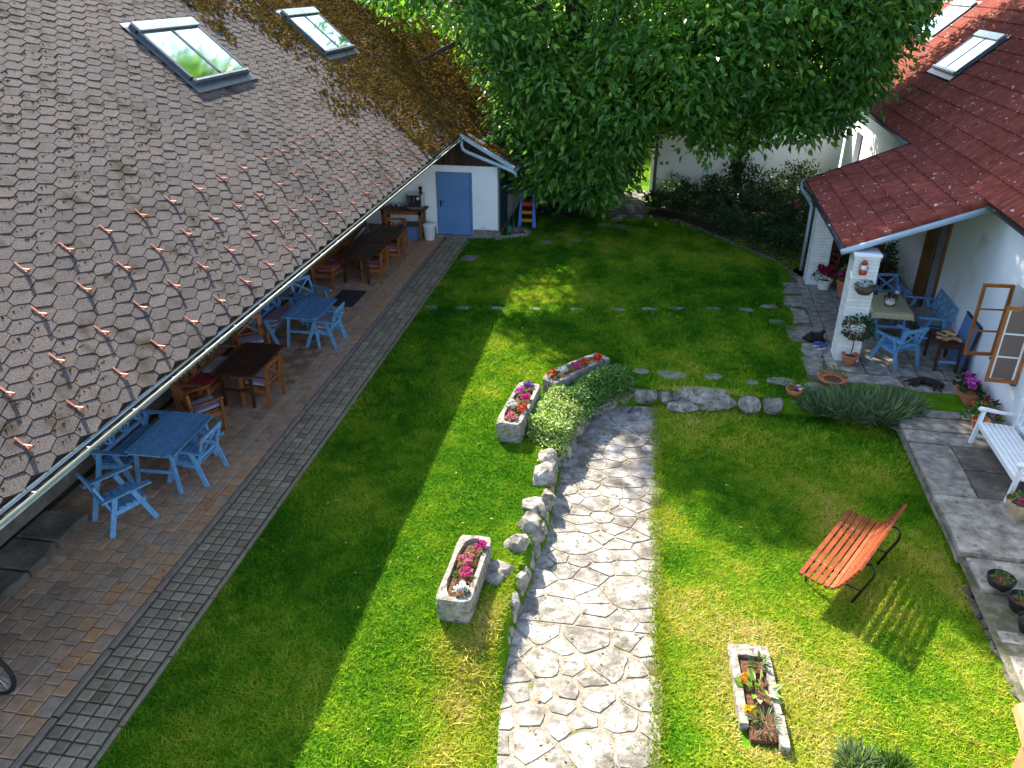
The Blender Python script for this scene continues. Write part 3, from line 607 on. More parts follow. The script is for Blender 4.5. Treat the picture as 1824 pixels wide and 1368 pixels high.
# skylights
def skylight(parent, O, e, s, width, height, name='skylight'):
    """O lower corner, e along the eave, s up the slope; two sashes side by side"""
    b = MB(); hh = 0.10; bw = 0.06; mid = width / 2
    b.box((width / 2, 0.05, hh / 2), (width, 0.10, hh)); b.box((width / 2, height - 0.09, hh / 2), (width, 0.18, hh))
    for x in (0.04, mid, width - 0.04): b.box((x, height / 2, hh / 2), (0.08, height - 0.29, hh - 0.002))
    b.box((width / 2, height / 2, 0.02), (width - 0.1, height - 0.2, 0.03))
    o = b.build(name, M['frame'], parent); o.matrix_basis = frame(O, e, s)
    for k, x in enumerate((mid / 2 + 0.01, mid * 1.5 - 0.01)):
        MB().box((x, height / 2 - 0.04, 0.082), (mid - 0.115, height - 0.30, 0.012)).build('pane', M['skyglass'], o)
        MB().box((x, height - 0.09, hh + 0.022), (mid - 0.03, 0.20, 0.04)).build('hood', M['hood'], o)
        MB().box((x, 0.05, hh + 0.012), (mid - 0.05, 0.035, 0.02)).build('sash_rail', M['hood'], o)
    MB().box((width / 2, -0.08, 0.03), (width + 0.24, 0.17, 0.012)).build('flashing', M['frame'], o)
    MB().box((width / 2, height + 0.05, 0.03), (width + 0.24, 0.1, 0.012)).build('flashing', M['hood'], o)
    for x in (-0.06, width + 0.06): MB().box((x, height / 2, 0.03), (0.115, height, 0.012)).build('flashing', M['frame'], o)
    return o
for a, c, d, e in SKY: skylight(barn, Vector((EX, a, EZ)) + US * d, (0, 1, 0), US, c - a, e - d)
# gutters, downpipe, verge
def half_round(mb, p, q, r=0.062, n=8, side=Vector((1, 0, 0))):
    p, q = Vector(p), Vector(q); o = len(mb.v); up = Vector((0, 0, 1))
    for pt in (p, q):
        for rad in (r, r - 0.008):
            for k in range(n + 1):
                t = math.pi + math.pi * k / n; mb.v.append(tuple(pt + side * math.cos(t) * rad + up * math.sin(t) * rad))
    m_ = n + 1
    for k in range(n):
        mb.f.append((o + k, o + k + 1, o + 2 * m_ + k + 1, o + 2 * m_ + k)); mb.f.append((o + m_ + k, o + 3 * m_ + k, o + 3 * m_ + k + 1, o + m_ + k + 1))
        mb.f.append((o + k, o + m_ + k, o + m_ + k + 1, o + k + 1)); mb.f.append((o + 2 * m_ + k, o + 2 * m_ + k + 1, o + 3 * m_ + k + 1, o + 3 * m_ + k))
    for a, c in ((0, m_), (n, m_ + n)): mb.f.append((o + a, o + 2 * m_ + a, o + 2 * m_ + c, o + c))
    return mb
g = half_round(MB(), (EX + 0.075, BY0, EZ - 0.045), (EX + 0.075, BYG - 0.02, EZ - 0.045))
g.tube([(EX + 0.137, BY0, EZ - 0.04), (EX + 0.137, BYG - 0.02, EZ - 0.04)], 0.012, 8)
gut = g.build('gutter', M['zinc'], barn, smooth=True)
MB().box((EX + 0.07, (BY0 + BYG) / 2, EZ - 0.075), (0.105, BYG - BY0 - 0.06, 0.02)).build('gutter_silt', M['gutterbed'], gut)
for k in range(28): MB().box((EX + 0.075, 2 + k * 0.78, EZ - 0.062), (0.11, 0.014, 0.003)).build('gutter_bracket', M['darkzinc'], gut)
half_round(MB(), (E2.x + 0.07, BYG - 0.02, E2.z - 0.045), (E2.x + 0.07, BY1, E2.z - 0.045)).build('gutter', M['zinc'], barn, smooth=True)
MB().tube([(EX + 0.06, BYG - 0.1, EZ - 0.1), (EX + 0.06, BYG - 0.1, EZ - 0.26), (EX + 0.10, BYG - 0.1, EZ - 0.38), (EX + 0.24, BYG - 0.1, EZ - 0.46), (E2.x - 0.25, BYG - 0.12, E2.z + 0.06), (E2.x - 0.02, BYG - 0.12, E2.z - 0.03), (E2.x + 0.08, BYG - 0.10, E2.z - 0.10), (E2.x + 0.09, BYG - 0.06, E2.z - 0.2)], 0.055, 10).build('downpipe', M['bluezinc'], barn, smooth=True)
MB().bar((EX - 0.02, BYG - 0.02, EZ + 0.02), (E2.x + 0.03, BYG - 0.02, E2.z + 0.03), 0.10, 0.10).build('verge_trim', M['bluezinc'], barn)
# walls
MB().box((-8.70, (BY0 + 23.4) / 2, 2.9), (0.5, 23.4 - BY0, 5.5)).build('wall', M['oldwall'], barn)
MB().box((-8.42, 11.0, 0.55), (0.06, 20.0, 0.28)).build('ledge_band', M['plaster2'], barn)
gb = MB(); gb.box((-10.2, BY1 - 0.3, 2.0), (12.2, 0.4, 4.0)); gb.box((-12.9, 16.5, 1.5), (0.4, 31, 3.0)); gb.build('back_wall', M['plaster2'], barn)
AF = 23.44
ab = MB()
for (x0, x1, z0, z1) in ((-8.45, -6.13, 0.0, 2.19), (-5.03, -4.24, 0.0, 2.19), (-6.13, -5.03, 2.0, 2.19)):
    ab.box(((x0 + x1) / 2, AF + 0.12, (z0 + z1) / 2), (x1 - x0, 0.24, z1 - z0))
ab.box((-4.36, AF + 4.5, 1.1), (0.237, 8.5, 2.186))
ab.build('annex_wall', M['plaster'], barn)
MB().box((-4.60, AF - 0.018, 0.13), (0.80, 0.05, 0.26)).build('plinth', M['concrete'], barn); MB().box((-7.3, AF - 0.018, 0.15), (2.2, 0.05, 0.30)).build('plinth', M['concrete'], barn)
MB().box((-5.58, AF - 0.02, 0.03), (1.25, 0.2, 0.07)).build('door_sill', M['concrete'], barn)
dr = MB().box((-5.58, AF + 0.06, 1.02), (1.08, 0.05, 1.92)).build('door', M['bluedoor'], barn)
hd = MB(); hd.box((-6.03, AF + 0.028, 1.03), (0.04, 0.012, 0.2)); hd.bar((-6.03, AF + 0.0, 1.08), (-5.91, AF + 0.0, 1.08), 0.02, 0.02); hd.bar((-6.03, AF + 0.03, 1.08), (-6.03, AF - 0.005, 1.08), 0.02, 0.02); hd.build('handle', M['blackmetal'], dr)
fr = MB(); fr.box((-6.12, AF + 0.03, 1.03), (0.04, 0.12, 1.94)); fr.box((-5.04, AF + 0.03, 1.03), (0.04, 0.12, 1.94)); fr.build('door_frame', M['bluepaint'], dr)
x = -8.4
while x < -4.1:
    w_ = random.uniform(0.11, 0.16); xm = x + w_ / 2
    zr = (EZ - (xm - EX) * math.tan(BA)) if xm < EX else (EZ + (xm - EX) / (E2.x - EX) * (E2.z - EZ))
    o = MB().box((xm, AF + 0.03 + random.uniform(0, .012), (2.2 + zr - 0.13) / 2), (w_ - 0.008, 0.03, max(0.05, zr - 0.13 - 2.2))).build('board', M['darkboard'], barn); o['tint'] = random.random(); x += w_
# lattice, side wall fittings
lt = MB()
for k in range(12): lt.box((-4.20, 23.62 + k * 0.12, 1.0), (0.02, 0.02, 1.75))
for k in range(18): lt.box((-4.185, 24.28, 0.2 + k * 0.1), (0.014, 1.4, 0.022))
lt.build('lattice', solid('lattice_green', (0.02, 0.05, 0.06)), barn)
# ledge stones along the barn wall
rr = random.Random(5); y = 5.0; k = 0
LL = ['nearest the camera', 'second from the camera', 'third from the camera', 'beside the leaning bicycle side of the terrace', 'behind the single blue chair', 'last before the blue bench']
for k, L_ in enumerate((0.75, 0.62, 0.7, 0.62, 0.68)):
    pl = [(-.34, -L_ / 2 + .02), (.36 + rr.uniform(-.05, .05), -L_ / 2 + .02), (.36 + rr.uniform(-.07, .05), 0), (.34 + rr.uniform(-.05, .05), L_ / 2 - .02), (-.34, L_ / 2 - .02)]
    o = MB().prism(pl, 0, 0.13, 0.06, 0.02).build('ledge_stone', M['oldwall'], loc=(-8.08, y + L_ / 2, 0.015))
    tag(o, 'flat rough stone slab along the barn wall, ' + ['nearest the camera', 'second from the camera', 'middle of the five', 'fourth, beside the single blue chair', 'last one behind the single blue chair'][k], 'stone', 'stone slabs along the barn wall'); y += L_
cb = MB(); cb.box((-8.2, 8.0, 1.42), (0.5, 0.4, 0.16)); cb.box((-8.24, 8.0, 1.27), (0.38, 0.34, 0.14)); cb.box((-8.28, 8.0, 1.14), (0.3, 0.28, 0.12)); cb.build('corbel', M['trough'], barn)

# ---------------------------------------------------------------- garden wall with gate
GW0 = Vector((-4.2, 28.85)); GWA = math.atan2(3.35, 11.6); GWL = 12.15
gw = thing('garden_wall', 'white garden wall with tiled cap and open gateway behind the walnut tree', 'wall', (GW0.x, GW0.y, 0), GWA)
g0, g1 = 3.50, 4.95; b = MB()
b.box((g0 / 2, 0.18, 1.48), (g0, 0.36, 2.96)); b.box(((g1 + GWL) / 2, 0.18, 1.48), (GWL - g1, 0.36, 2.96)); b.box(((g0 + g1) / 2, 0.18, 2.86), (g1 - g0 + 0.004, 0.356, 0.2))
b.build('wall', M['plaster2'], gw)
ct = MB(); n_ = 6
for k in range(n_ + 1):
    t = math.pi * k / n_
    for yy in (0, 0.36): ct.v.append((0.085 * math.cos(t), yy, 0.05 * math.sin(t) + 0.01 + (0.0 if yy == 0 else 0.16)))
ct.f = [(2 * k, 2 * k + 1, 2 * k + 3, 2 * k + 2) for k in range(n_)]
M['captile'] = mat('cap_tile', [(0.07, 0.028, 0.02), (0.16, 0.062, 0.042)], 6, 0.85, 0.2, 40, tint=0.5)
items = []
for k in range(int(GWL / 0.17)):
    for sgn in (0, 1):
        m_ = Matrix.Translation((0.085 + k * 0.17, -0.08, 2.95)) if sgn == 0 else Matrix.Translation((0.085 + k * 0.17, 0.44, 2.95)) @ Matrix.Rotation(math.pi, 4, 'Z')
        items.append((m_, random.random(), 0))
pieces('cap_tile', [(ct.v, ct.f)], items, gw, M['captile'], world=Matrix.Translation((GW0.x, GW0.y, 0)) @ Matrix.Rotation(GWA, 4, 'Z'))
gf = thing('gateway_timber', 'dark weathered timber gate posts and lintel in the garden wall', 'gate', (GW0.x, GW0.y, 0), GWA)
for xx in (g0 + 0.06, g1 - 0.06): MB().box((xx, 0.1, 1.33), (0.12, 0.34, 2.66)).build('post', M['darkzinc'], gf)
MB().box(((g0 + g1) / 2, 0.1, 2.71), (g1 - g0 + 0.1, 0.38, 0.10)).build('lintel', M['darkzinc'], gf)
lp = MB(); lp.box((4.98 + 0.14, -0.025, 1.85), (0.03, 0.01, 1.4)); lp.box((4.98 + 0.36, -0.025, 1.85), (0.03, 0.01, 1.4)); o = lp.build('cable', M['plaster2'], gw)
for xx in (5.12, 5.34): MB().lathe([(0.05, 0), (0.06, 0.05), (0.02, 0.1)], (xx, -0.05, 1.05), 10).build('socket', M['concrete'], gw)
# ---------------------------------------------------------------- farmhouse with porch (local x = across, y = along its axis)
house = thing('farmhouse', 'white farmhouse with red ribbed tile roof sweeping over a brick-columned porch', 'house', (0, 0, 0), -TH)
HM = Matrix.Rotation(-TH, 4, 'Z')
HA = R(42); HN, HZ = 5.95, 3.45; HW = 6.30; A0, A1 = 1.0, 34.4; PN, PZ, PA0, PA1 = 3.55, 2.42, 16.28, 22.45; HSL = 7.2
HU = Vector((math.cos(HA), 0, math.sin(HA))); PU = Vector((HN - PN, 0, HZ - PZ)); PSL = PU.length; PU.normalize()
b = MB()
quadslab(b, (HN, HZ), (HN + HU.x * HSL, HZ + HU.z * HSL), A0, A1, 0.14, (HU.z, 0, -HU.x))
quadslab(b, (PN, PZ), (HN - 0.002, HZ - 0.003), PA0, PA1, 0.12, (PU.z, 0, -PU.x))
quadslab(b, (HN + HU.x * HSL + .002, HZ + HU.z * HSL), (HN + 2 * HU.x * HSL, HZ), A0, A1, 0.14, (-HU.z, 0, -HU.x))
hroof = b.build('roof', M['deck'], house)
TW_, TC = 0.44, 0.435
def rib_tmpl():
    v, f = [], []; n_ = 16
    for (y, z0, dz) in ((0.0, 0.012, 0), (0.0, 0.048, 1), (TC + 0.03, 0.012, 1)):
        for k in range(n_ + 1):
            x = -TW_ / 2 + 0.002 + (TW_ - 0.004) * k / n_; v.append((x, y, z0 + dz * 0.075 * abs(math.sin(2 * math.pi * k / n_)) ** .7))
    m_ = n_ + 1
    for k in range(n_):
        f.append((k, k + 1, m_ + k + 1, m_ + k)); f.append((m_ + k, m_ + k + 1, 2 * m_ + k + 1, 2 * m_ + k))
    f.append((0, m_, 2 * m_)); f.append((n_, 2 * m_ + n_, m_ + n_))
    return v, f
HSKY = [(25.0, 27.15, 1.95, 3.40), (30.5, 32.9, 2.9, 4.4)]
items = []
def lay_tiles(O, up, length, a0, a1, holes):
    rows = int(length / TC + 0.3)
    for r_ in range(rows):
        s_ = r_ * TC - 0.05; k = 0; y = a0 + TW_ / 2
        while y < a1 - TW_ / 2 + 0.01:
            if any(h0 - .12 < y < h1 + .12 and h2 - TC * .6 < s_ < h3 - TC * 0.3 for h0, h1, h2, h3 in holes): y += TW_; continue
            p_ = Vector((O[0], y, O[1])) + up * s_
            t = min(1, max(0, 0.5 + (vn(y, s_ * 2, 0.5, 6) - .5) * .6 + random.gauss(0, 0.16)))
            items.append((frame(p_, (0, -1, 0), up) @ Matrix.Rotation(R(random.gauss(0, 0.35)), 4, 'X') @ Matrix.Rotation(R(random.gauss(0, .3)), 4, 'Z'), t, 0)); y += TW_
lay_tiles((PN, PZ), PU, PSL, PA0 + 0.02, PA1, [])
lay_tiles((HN, HZ), HU, HSL, A0, A1, HSKY)
pieces('roof_tile', [rib_tmpl()], items, hroof, M['htile'], world=HM)
for a, c, d, e in HSKY: skylight(house, Vector((HN, c, HZ)) + HU * d + Vector((-math.sin(HA), 0, math.cos(HA))) * .06, (0, -1, 0), HU, c - a, e - d)
vt = MB()   # verge tiles along the porch's open side
for k in range(6):
    p0 = Vector((PN, PA0 - 0.02, PZ)) + PU * (k * TC); p1 = p0 + PU * (TC + 0.0); o = MB().bar(p0 + Vector((0, 0, -0.035)), p1 + Vector((0, 0, -0.06)), 0.03, 0.15).build('verge_tile', M['htile'], hroof); o['tint'] = random.random()
MB().tube([Vector((PN - 0.10, PA0 - 0.07, PZ - 0.10)), Vector((PN + 0.05, PA0 - 0.07, PZ - 0.04)), Vector((HN, PA0 - 0.09, HZ - 0.12))], 0.062, 10).build('verge_roll', M['bluezinc'], house, smooth=True)
half_round(MB(), (PN - 0.075, PA0 - 0.05, PZ - 0.02), (PN - 0.075, PA1 + 0.1, PZ - 0.02)).build('gutter', M['darkzinc'], house, smooth=True)
half_round(MB(), (HN - 0.075, PA1 + 0.02, HZ - 0.03), (HN - 0.075, A1 + 0.1, HZ - 0.03)).build('gutter', M['zinc'], house, smooth=True)
half_round(MB(), (HN - 0.075, A0, HZ - 0.03), (HN - 0.075, PA0 - 0.15, HZ - 0.03)).build('gutter', M['darkzinc'], house, smooth=True)
MB().tube([(PN - 0.08, PA1 + 0.02, PZ - 0.05), (PN - 0.08, PA1 + 0.02, PZ - 0.28), (PN + 0.1, PA1 - 0.35, PZ - 0.48), (PN + 0.16, PA1 - 0.6, PZ - 0.6), (PN + 0.16, PA1 - 0.6, 0.05)], 0.05, 10).build('downpipe', M['bluezinc'], house, smooth=True)
MB().tube([(HN - 0.1, A1 + 0.05, HZ - 0.05), (HN - 0.12, A1 + 0.05, HZ - 0.4), (HN + 0.1, A1 - 0.0, HZ - 0.75), (HN + 0.22, A1 - 0.0, HZ - 0.9)], 0.05, 10).build('downpipe', M['darkzinc'], house, smooth=True)
# wall with openings
def wall_grid(mb, n0, n1, a0, a1, z0, z1, holes):
    aa = sorted({a0, a1, *[h[0] for h in holes], *[h[1] for h in holes]}); zz = sorted({z0, z1, *[h[2] for h in holes], *[h[3] for h in holes]})
    for i in range(len(aa) - 1):
        for j in range(len(zz) - 1):
            am, zm = (aa[i] + aa[i + 1]) / 2, (zz[j] + zz[j + 1]) / 2
            if any(h[0] < am < h[1] and h[2] < zm < h[3] for h in holes): continue
            mb.box(((n0 + n1) / 2, am, zm), (n1 - n0, aa[i + 1] - aa[i], zz[j + 1] - zz[j]))
b = MB(); wall_grid(b, HW, HW + 0.4, A0, A1 - 0.1, -0.4, 3.6, [(13.85, 15.02, 0.80, 2.30), (18.95, 20.45, 0.0, 2.3), (29.6, 30.7, 1.2, 2.4)])
b.box((HW + 4, A1 - 0.3, 2.5), (7.5, 0.4, 6)); b.build('wall', M['plaster'], house)
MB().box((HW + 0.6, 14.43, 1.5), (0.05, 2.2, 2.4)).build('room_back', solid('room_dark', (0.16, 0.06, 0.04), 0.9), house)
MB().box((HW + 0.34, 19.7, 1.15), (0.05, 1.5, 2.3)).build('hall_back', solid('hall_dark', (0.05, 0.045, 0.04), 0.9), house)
# kitchen window standing open
win = MB(); 
for (a_, z_, la, lz) in ((13.88, 1.55, 0.06, 1.5), (14.99, 1.55, 0.06, 1.5), (14.435, 2.27, 1.05, 0.06), (14.435, 0.83, 1.05, 0.06)): win.box((HW + 0.26, a_, z_), (0.08, la, lz))
wf = win.build('window', M['windowwood'], house)
MB().box((HW + 0.06, 14.435, 0.80), (0.30, 1.16, 0.03)).build('sill', M['slate'], wf)
def casement(hinge, tip, glassm, n_panes=3):
    h, t = Vector(hinge), Vector(tip); d = (t - h).normalized(); z0, z1 = 0.84, 2.26; c = MB(); up = Vector((0, 0, 1))
    for q in (h + d * 0.03, t - d * 0.03): c.bar(q + up * z0, q + up * z1, 0.06, 0.045, up=d)
    for z in (z0 + 0.03, z1 - 0.03): c.bar(h + d * 0.06 + up * z, t - d * 0.06 + up * z, 0.045, 0.06)
    o = c.build('casement', M['windowwood'], wf)
    hh = (z1 - z0 - 0.12) / n_panes
    return o, h, t, d, z0, z1, hh
for (hg, tp, gm) in (((HW - 0.02, 15.03, 0), (HW - 0.56, 14.99, 0), 'glass'), ((HW - 0.02, 13.84, 0), (HW - 0.53, 13.86, 0), 'mesh')):
    o, h, t, d, z0, z1, hh = casement(hg, tp, gm); up = Vector((0, 0, 1))
    # bars and panes belong to the window (no fourth level)
    for k in (1, 2):
        z_ = z0 + 0.06 + hh * k; MB().bar(h + d * 0.06 + up * z_, t - d * 0.06 + up * z_, 0.032, 0.026).build('glazing_bar', M['whitepaint'] if gm == 'mesh' else M['windowwood'], wf)
    for k in range(3): MB().bar(h + d * 0.06 + up * (z0 + 0.06 + hh * (k + .5)), t - d * 0.06 + up * (z0 + 0.06 + hh * (k + .5)), 0.004, hh - 0.03).build('pane', M[gm], wf)
    if gm == 'mesh':
        ww = MB()
        for q in (h + d * 0.065, t - d * 0.065): ww.bar(q + up * (z0 + .065), q + up * (z1 - .065), 0.012, 0.05, up=d)
        ww.build('putty_line', M['whitepaint'], wf)
# far window and door
fw = MB(); fw.box((HW + 0.2, 30.15, 1.8), (0.05, 1.1, 1.2)); f_ = fw.build('window', solid('grey_blue_shutter', (0.10, 0.12, 0.17)), house); MB().box((HW - 0.02, 30.15, 1.19), (0.1, 1.2, 0.04)).build('sill', M['concrete'], f_)
dm = MB(); dm.box((HW + 0.02, 18.99, 1.14), (0.16, 0.08, 2.28)); dm.box((HW + 0.02, 20.41, 1.14), (0.16, 0.08, 2.28)); dm.box((HW + 0.02, 19.7, 2.26), (0.16, 1.34, 0.08)); d_ = dm.build('door', M['doorwood'], house)
MB().box((HW - 0.02, 20.06, 1.12), (0.05, 0.62, 2.2)).build('door_leaf', M['doorwood'], d_)
MB().box((HW + 0.03, 19.40, 1.12), (0.03, 0.62, 2.2)).build('curtain', solid('lilac_curtain', (0.33, 0.33, 0.42), 0.9), d_)
# brick porch columns
for a_ in (16.3, 21.05):
    c = MB().box((3.95, a_, 1.16), (0.455, 0.455, 2.32)).build('column', M['mortar'], house)
    tmb = MB().box((0, 0, 0), (0.235, 0.484, 0.071)); me = bpy.data.meshes.new('brick'); me.from_pydata(tmb.v, [], tmb.f); me.materials.append(M['whitebrick'])
    for k in range(29):
        for s_ in (-1, 1):
            o = bpy.data.objects.new('brick', me); COL.objects.link(o); o.parent = c; o['tint'] = random.random()
            if k % 2: o.location = (3.95 + s_ * 0.1205, a_, 0.04 + k * 0.0795)
            else: o.location = (3.95, a_ + s_ * 0.1205, 0.04 + k * 0.0795); o.rotation_euler = (0, 0, math.pi / 2)
    MB().box((3.95, a_, 2.33), (0.52, 0.52, 0.05)).build('column_cap', M['plaster'], house)
pb = MB(); pb.bar((PN + 0.25, PA0 + 0.05, PZ - 0.08), (PN + 0.25, PA1 - 0.1, PZ - 0.08), 0.14, 0.14); pb.build('porch_beam', M['doorwood'], house)

# ---------------------------------------------------------------- porch terrace and walkway slabs
b = MB(); pts4 = [hw(3.05, 15.0), hw(6.32, 15.0), hw(6.32, 22.6), hw(3.45, 22.6)]; b.add([(x, y, 0.004) for x, y in pts4], [(0, 1, 2, 3)])
b.add([(*hw(4.5, 4), -0.32), (*hw(6.32, 4), -0.32), (*hw(6.32, 15), -0.055), (*hw(4.5, 15), -0.055)], [(0, 1, 2, 3)])
pt = tag(b.build('porch_terrace', M['mossground']), kind='structure')
def slab(n0, n1, a0, a1, z, m='concrete', t=0.12, j=0.02, name='slab', seed=0):
    rr = random.Random(seed * 7 + 1); g = 0.008
    pl = []
    for (p, q, nx, ny) in ((n0 + g, a0 + g, n1 - g, a0 + g), (n1 - g, a0 + g, n1 - g, a1 - g), (n1 - g, a1 - g, n0 + g, a1 - g), (n0 + g, a1 - g, n0 + g, a0 + g)):
        m_ = max(1, int(math.hypot(nx - p, ny - q) / 0.3))
        for k in range(m_): t_ = k / m_; pl.append((p + (nx - p) * t_ + rr.uniform(-j, j) * .6, q + (ny - q) * t_ + rr.uniform(-j, j) * .6))
    cx, cy = (n0 + n1) / 2, (a0 + a1) / 2
    o = MB().prism([(x - cx, y - cy) for x, y in pl], -t, 0, 0.02, 0.012).build(name, M[m], pt, loc=(*hw(cx, cy), z), rotz=-TH); o['tint'] = rr.random(); return o
k = 0
for i in range(5):
    for j in range(13):
        a0 = 15.55 + j * 0.53; n0 = 3.76 + i * 0.51; slab(n0, n0 + 0.5, a0, a0 + 0.52, 0.022 + random.uniform(-.003, .003), j=0.004, seed=k, t=0.05); k += 1
for j in range(7): slab(3.52, 3.75, 15.55 + j * 0.98, 15.55 + j * 0.98 + 0.96, 0.03, j=0.004, name='kerb_stone', seed=200 + j)
for j, (n0, n1, a0, a1) in enumerate([(3.05, 3.5, 15.2, 16.1), (3.1, 3.5, 16.15, 16.9), (2.95, 3.5, 17.0, 17.9), (3.0, 3.5, 19.2, 19.9), (3.1, 3.5, 20.1, 20.9), (3.15, 3.5, 18.1, 19.0), (3.8, 4.9, 15.1, 15.5), (4.95, 6.25, 15.0, 15.52)]): slab(n0, n1, a0, a1, 0.016, j=0.13, seed=300 + j)
for j, (n0, n1, a0, a1, m_, z) in enumerate([(4.85, 6.3, 14.5, 14.97, 'slate', -0.045), (4.82, 6.3, 14.02, 14.3, 'concrete', -0.05), (4.5, 6.3, 13.5, 13.98, 'concrete', -0.06), (4.52, 6.3, 13.05, 13.48, 'concrete', -0.07), (4.52, 5.2, 11.44, 13.03, 'concrete', -0.075), (5.22, 6.3, 12.3, 13.02, 'slate', -0.10), (5.22, 6.3, 11.46, 12.28, 'slate', -0.105),
        (4.52, 6.3, 9.97, 11.42, 'concrete', -0.07), (4.60, 6.3, 9.27, 9.94, 'concrete', -0.13), (4.58, 4.98, 8.35, 9.25, 'trough', -0.21), (5.0, 6.3, 8.35, 9.25, 'concrete', -0.18), (4.60, 5.0, 7.5, 8.33, 'trough', -0.22), (5.02, 6.3, 7.2, 8.33, 'concrete', -0.2), (4.62, 5.05, 6.4, 7.48, 'trough', -0.23), (5.07, 6.3, 5.6, 7.18, 'concrete', -0.10), (4.6, 5.05, 5.4, 6.38, 'trough', -0.14)]):
    slab(n0, n1, a0, a1, z, m_, t=0.22, j=0.02, seed=400 + j)
for k in range(18): stone('edging_stone', (*hw(4.55 + random.uniform(-.03, .03), 6.0 + k * 0.2 + random.uniform(-.05, .05)), -0.34), (0.06, 0.13, 0.06), random.uniform(-20, 20), 500 + k, parent=pt, m='slate')
# ---------------------------------------------------------------- garden furniture
def chair(name, label, m, width, style, xs=1, loc=(0, 0, 0), rot=0.0, group=None, cat='chair'):
    """faces local +x; width along y"""
    t = thing(name, label, cat, loc, R(rot), group); w2 = width / 2; mm = M[m]
    def part(nm, mb):
        o = mb.build(nm, mm, t); o['tint'] = random.random(); return o
    sh, ah = 0.41, 0.62
    if style == 'splay':
        for s in (-1, 1):
            part('leg', MB().bar((0.10, s * w2, ah - 0.02), (0.34, s * w2, 0.0), 0.032, 0.075, up=(1, 0, 0.4)))
            part('leg', MB().bar((-0.16, s * w2, ah - 0.02), (-0.33, s * w2, 0.0), 0.032, 0.075, up=(1, 0, -0.4)))
            part('armrest', MB().bar((-0.36, s * (w2 + 0.01), ah), (0.36, s * (w2 + 0.01), ah + 0.025), 0.085, 0.026))
            part('side_rail', MB().bar((-0.24, s * (w2 - 0.033), sh - 0.08), (0.26, s * (w2 - 0.033), sh - 0.03), 0.03, 0.075))
    else:
        for s in (-1, 1):
            part('leg', MB().box((0.25, s * w2, ah / 2 - 0.01), (0.052, 0.052, ah - 0.02)))
            part('leg', MB().bar((-0.25, s * w2, 0.0), (-0.30, s * w2, 0.87), 0.05, 0.05, up=(1, 0, 0)))
            part('armrest', MB().bar((-0.29, s * w2, ah), (0.30, s * w2, ah + 0.015), 0.065, 0.026))
            part('side_rail', MB().box((0, s * (w2 - 0.01), sh - 0.06), (0.46, 0.026, 0.07)))
        part('front_rail', MB().box((0.255, 0, sh - 0.06), (0.026, width - 0.06, 0.07)))
    n_ = 5
    for k in range(n_): part('seat_slat', MB().box((-0.20 + k * 0.108, 0, sh + (k - 2) * 0.006 - 0.01), (0.086, width - 0.07, 0.02)))
    # back: frame with crosses
    def bp(y, z): return Vector((-0.235 - (z - sh) * (0.32 if style == 'splay' else 0.12), y, z))
    z0, z1 = sh + 0.07, 0.85; bw = width - 0.08
    part('back_rail', MB().bar(bp(-bw / 2 - .02, z1), bp(bw / 2 + .02, z1), 0.03, 0.065)); part('back_rail', MB().bar(bp(-bw / 2, z0), bp(bw / 2, z0), 0.028, 0.055))
    for s in (-1, 1): part('back_stile', MB().bar(bp(s * bw / 2, sh - 0.12), bp(s * bw / 2, z1 + .03), 0.055, 0.028, up=(1, 0, 0.2)))
    for k in range(xs):
        ya, yb = -bw / 2 + bw * k / xs + 0.03, -bw / 2 + bw * (k + 1) / xs - 0.03
        part('back_cross', MB().bar(bp(ya, z0 + .02), bp(yb, z1 - .03), 0.042, 0.016, up=(1, 0, 0.2))); part('back_cross', MB().bar(bp(ya, z1 - .03) + Vector((0.014, 0, 0)), bp(yb, z0 + .02) + Vector((0.014, 0, 0)), 0.042, 0.012, up=(1, 0, 0.2)))
        if k: part('back_bar', MB().bar(bp(ya - 0.03, z0), bp(ya - 0.03, z1), 0.04, 0.02, up=(1, 0, 0.2)))
    return t
def table(name, label, m, lx, ly, style, loc, rot=0.0, n_=8, hgt_=0.73, group=None):
    t = thing(name, label, 'table', loc, R(rot), group); mm = M[m]
    def part(nm, mb):
        o = mb.build(nm, mm, t); o['tint'] = random.random(); return o
    sw = lx / n_
    for k in range(n_):
        cut = 0.05 if k in (0, n_ - 1) and style == 'splay' else 0.0
        part('top_slat', MB().box((-lx / 2 + sw * (k + .5), 0, hgt_ - 0.0125), (sw - 0.014, ly - cut * 2, 0.025)))
    for s in (-1, 1):
        for q in (-1, 1):
            dx = 0.05 if style == 'splay' else 0.0
            part('leg', MB().bar((s * (lx / 2 - 0.13), q * (ly / 2 - 0.15), hgt_ - 0.03), (s * (lx / 2 - 0.13 + dx * 1.4), q * (ly / 2 - 0.15 + dx), 0.0), 0.06, 0.045, up=(1, 0, 0)))
        part('apron', MB().bar((-lx / 2 + 0.08, s * (ly / 2 - 0.15), hgt_ - 0.06), (lx / 2 - 0.08, s * (ly / 2 - 0.15), hgt_ - 0.06), 0.03, 0.06))
        part('stretcher', MB().bar((-lx / 2 + 0.12, s * (ly / 2 - 0.12), 0.36), (lx / 2 - 0.12, s * (ly / 2 - 0.12), 0.36), 0.025, 0.055))
    part('apron', MB().bar((0, -ly / 2 + 0.17, hgt_ - 0.06), (0, ly / 2 - 0.17, hgt_ - 0.06), 0.03, 0.06))
    return t
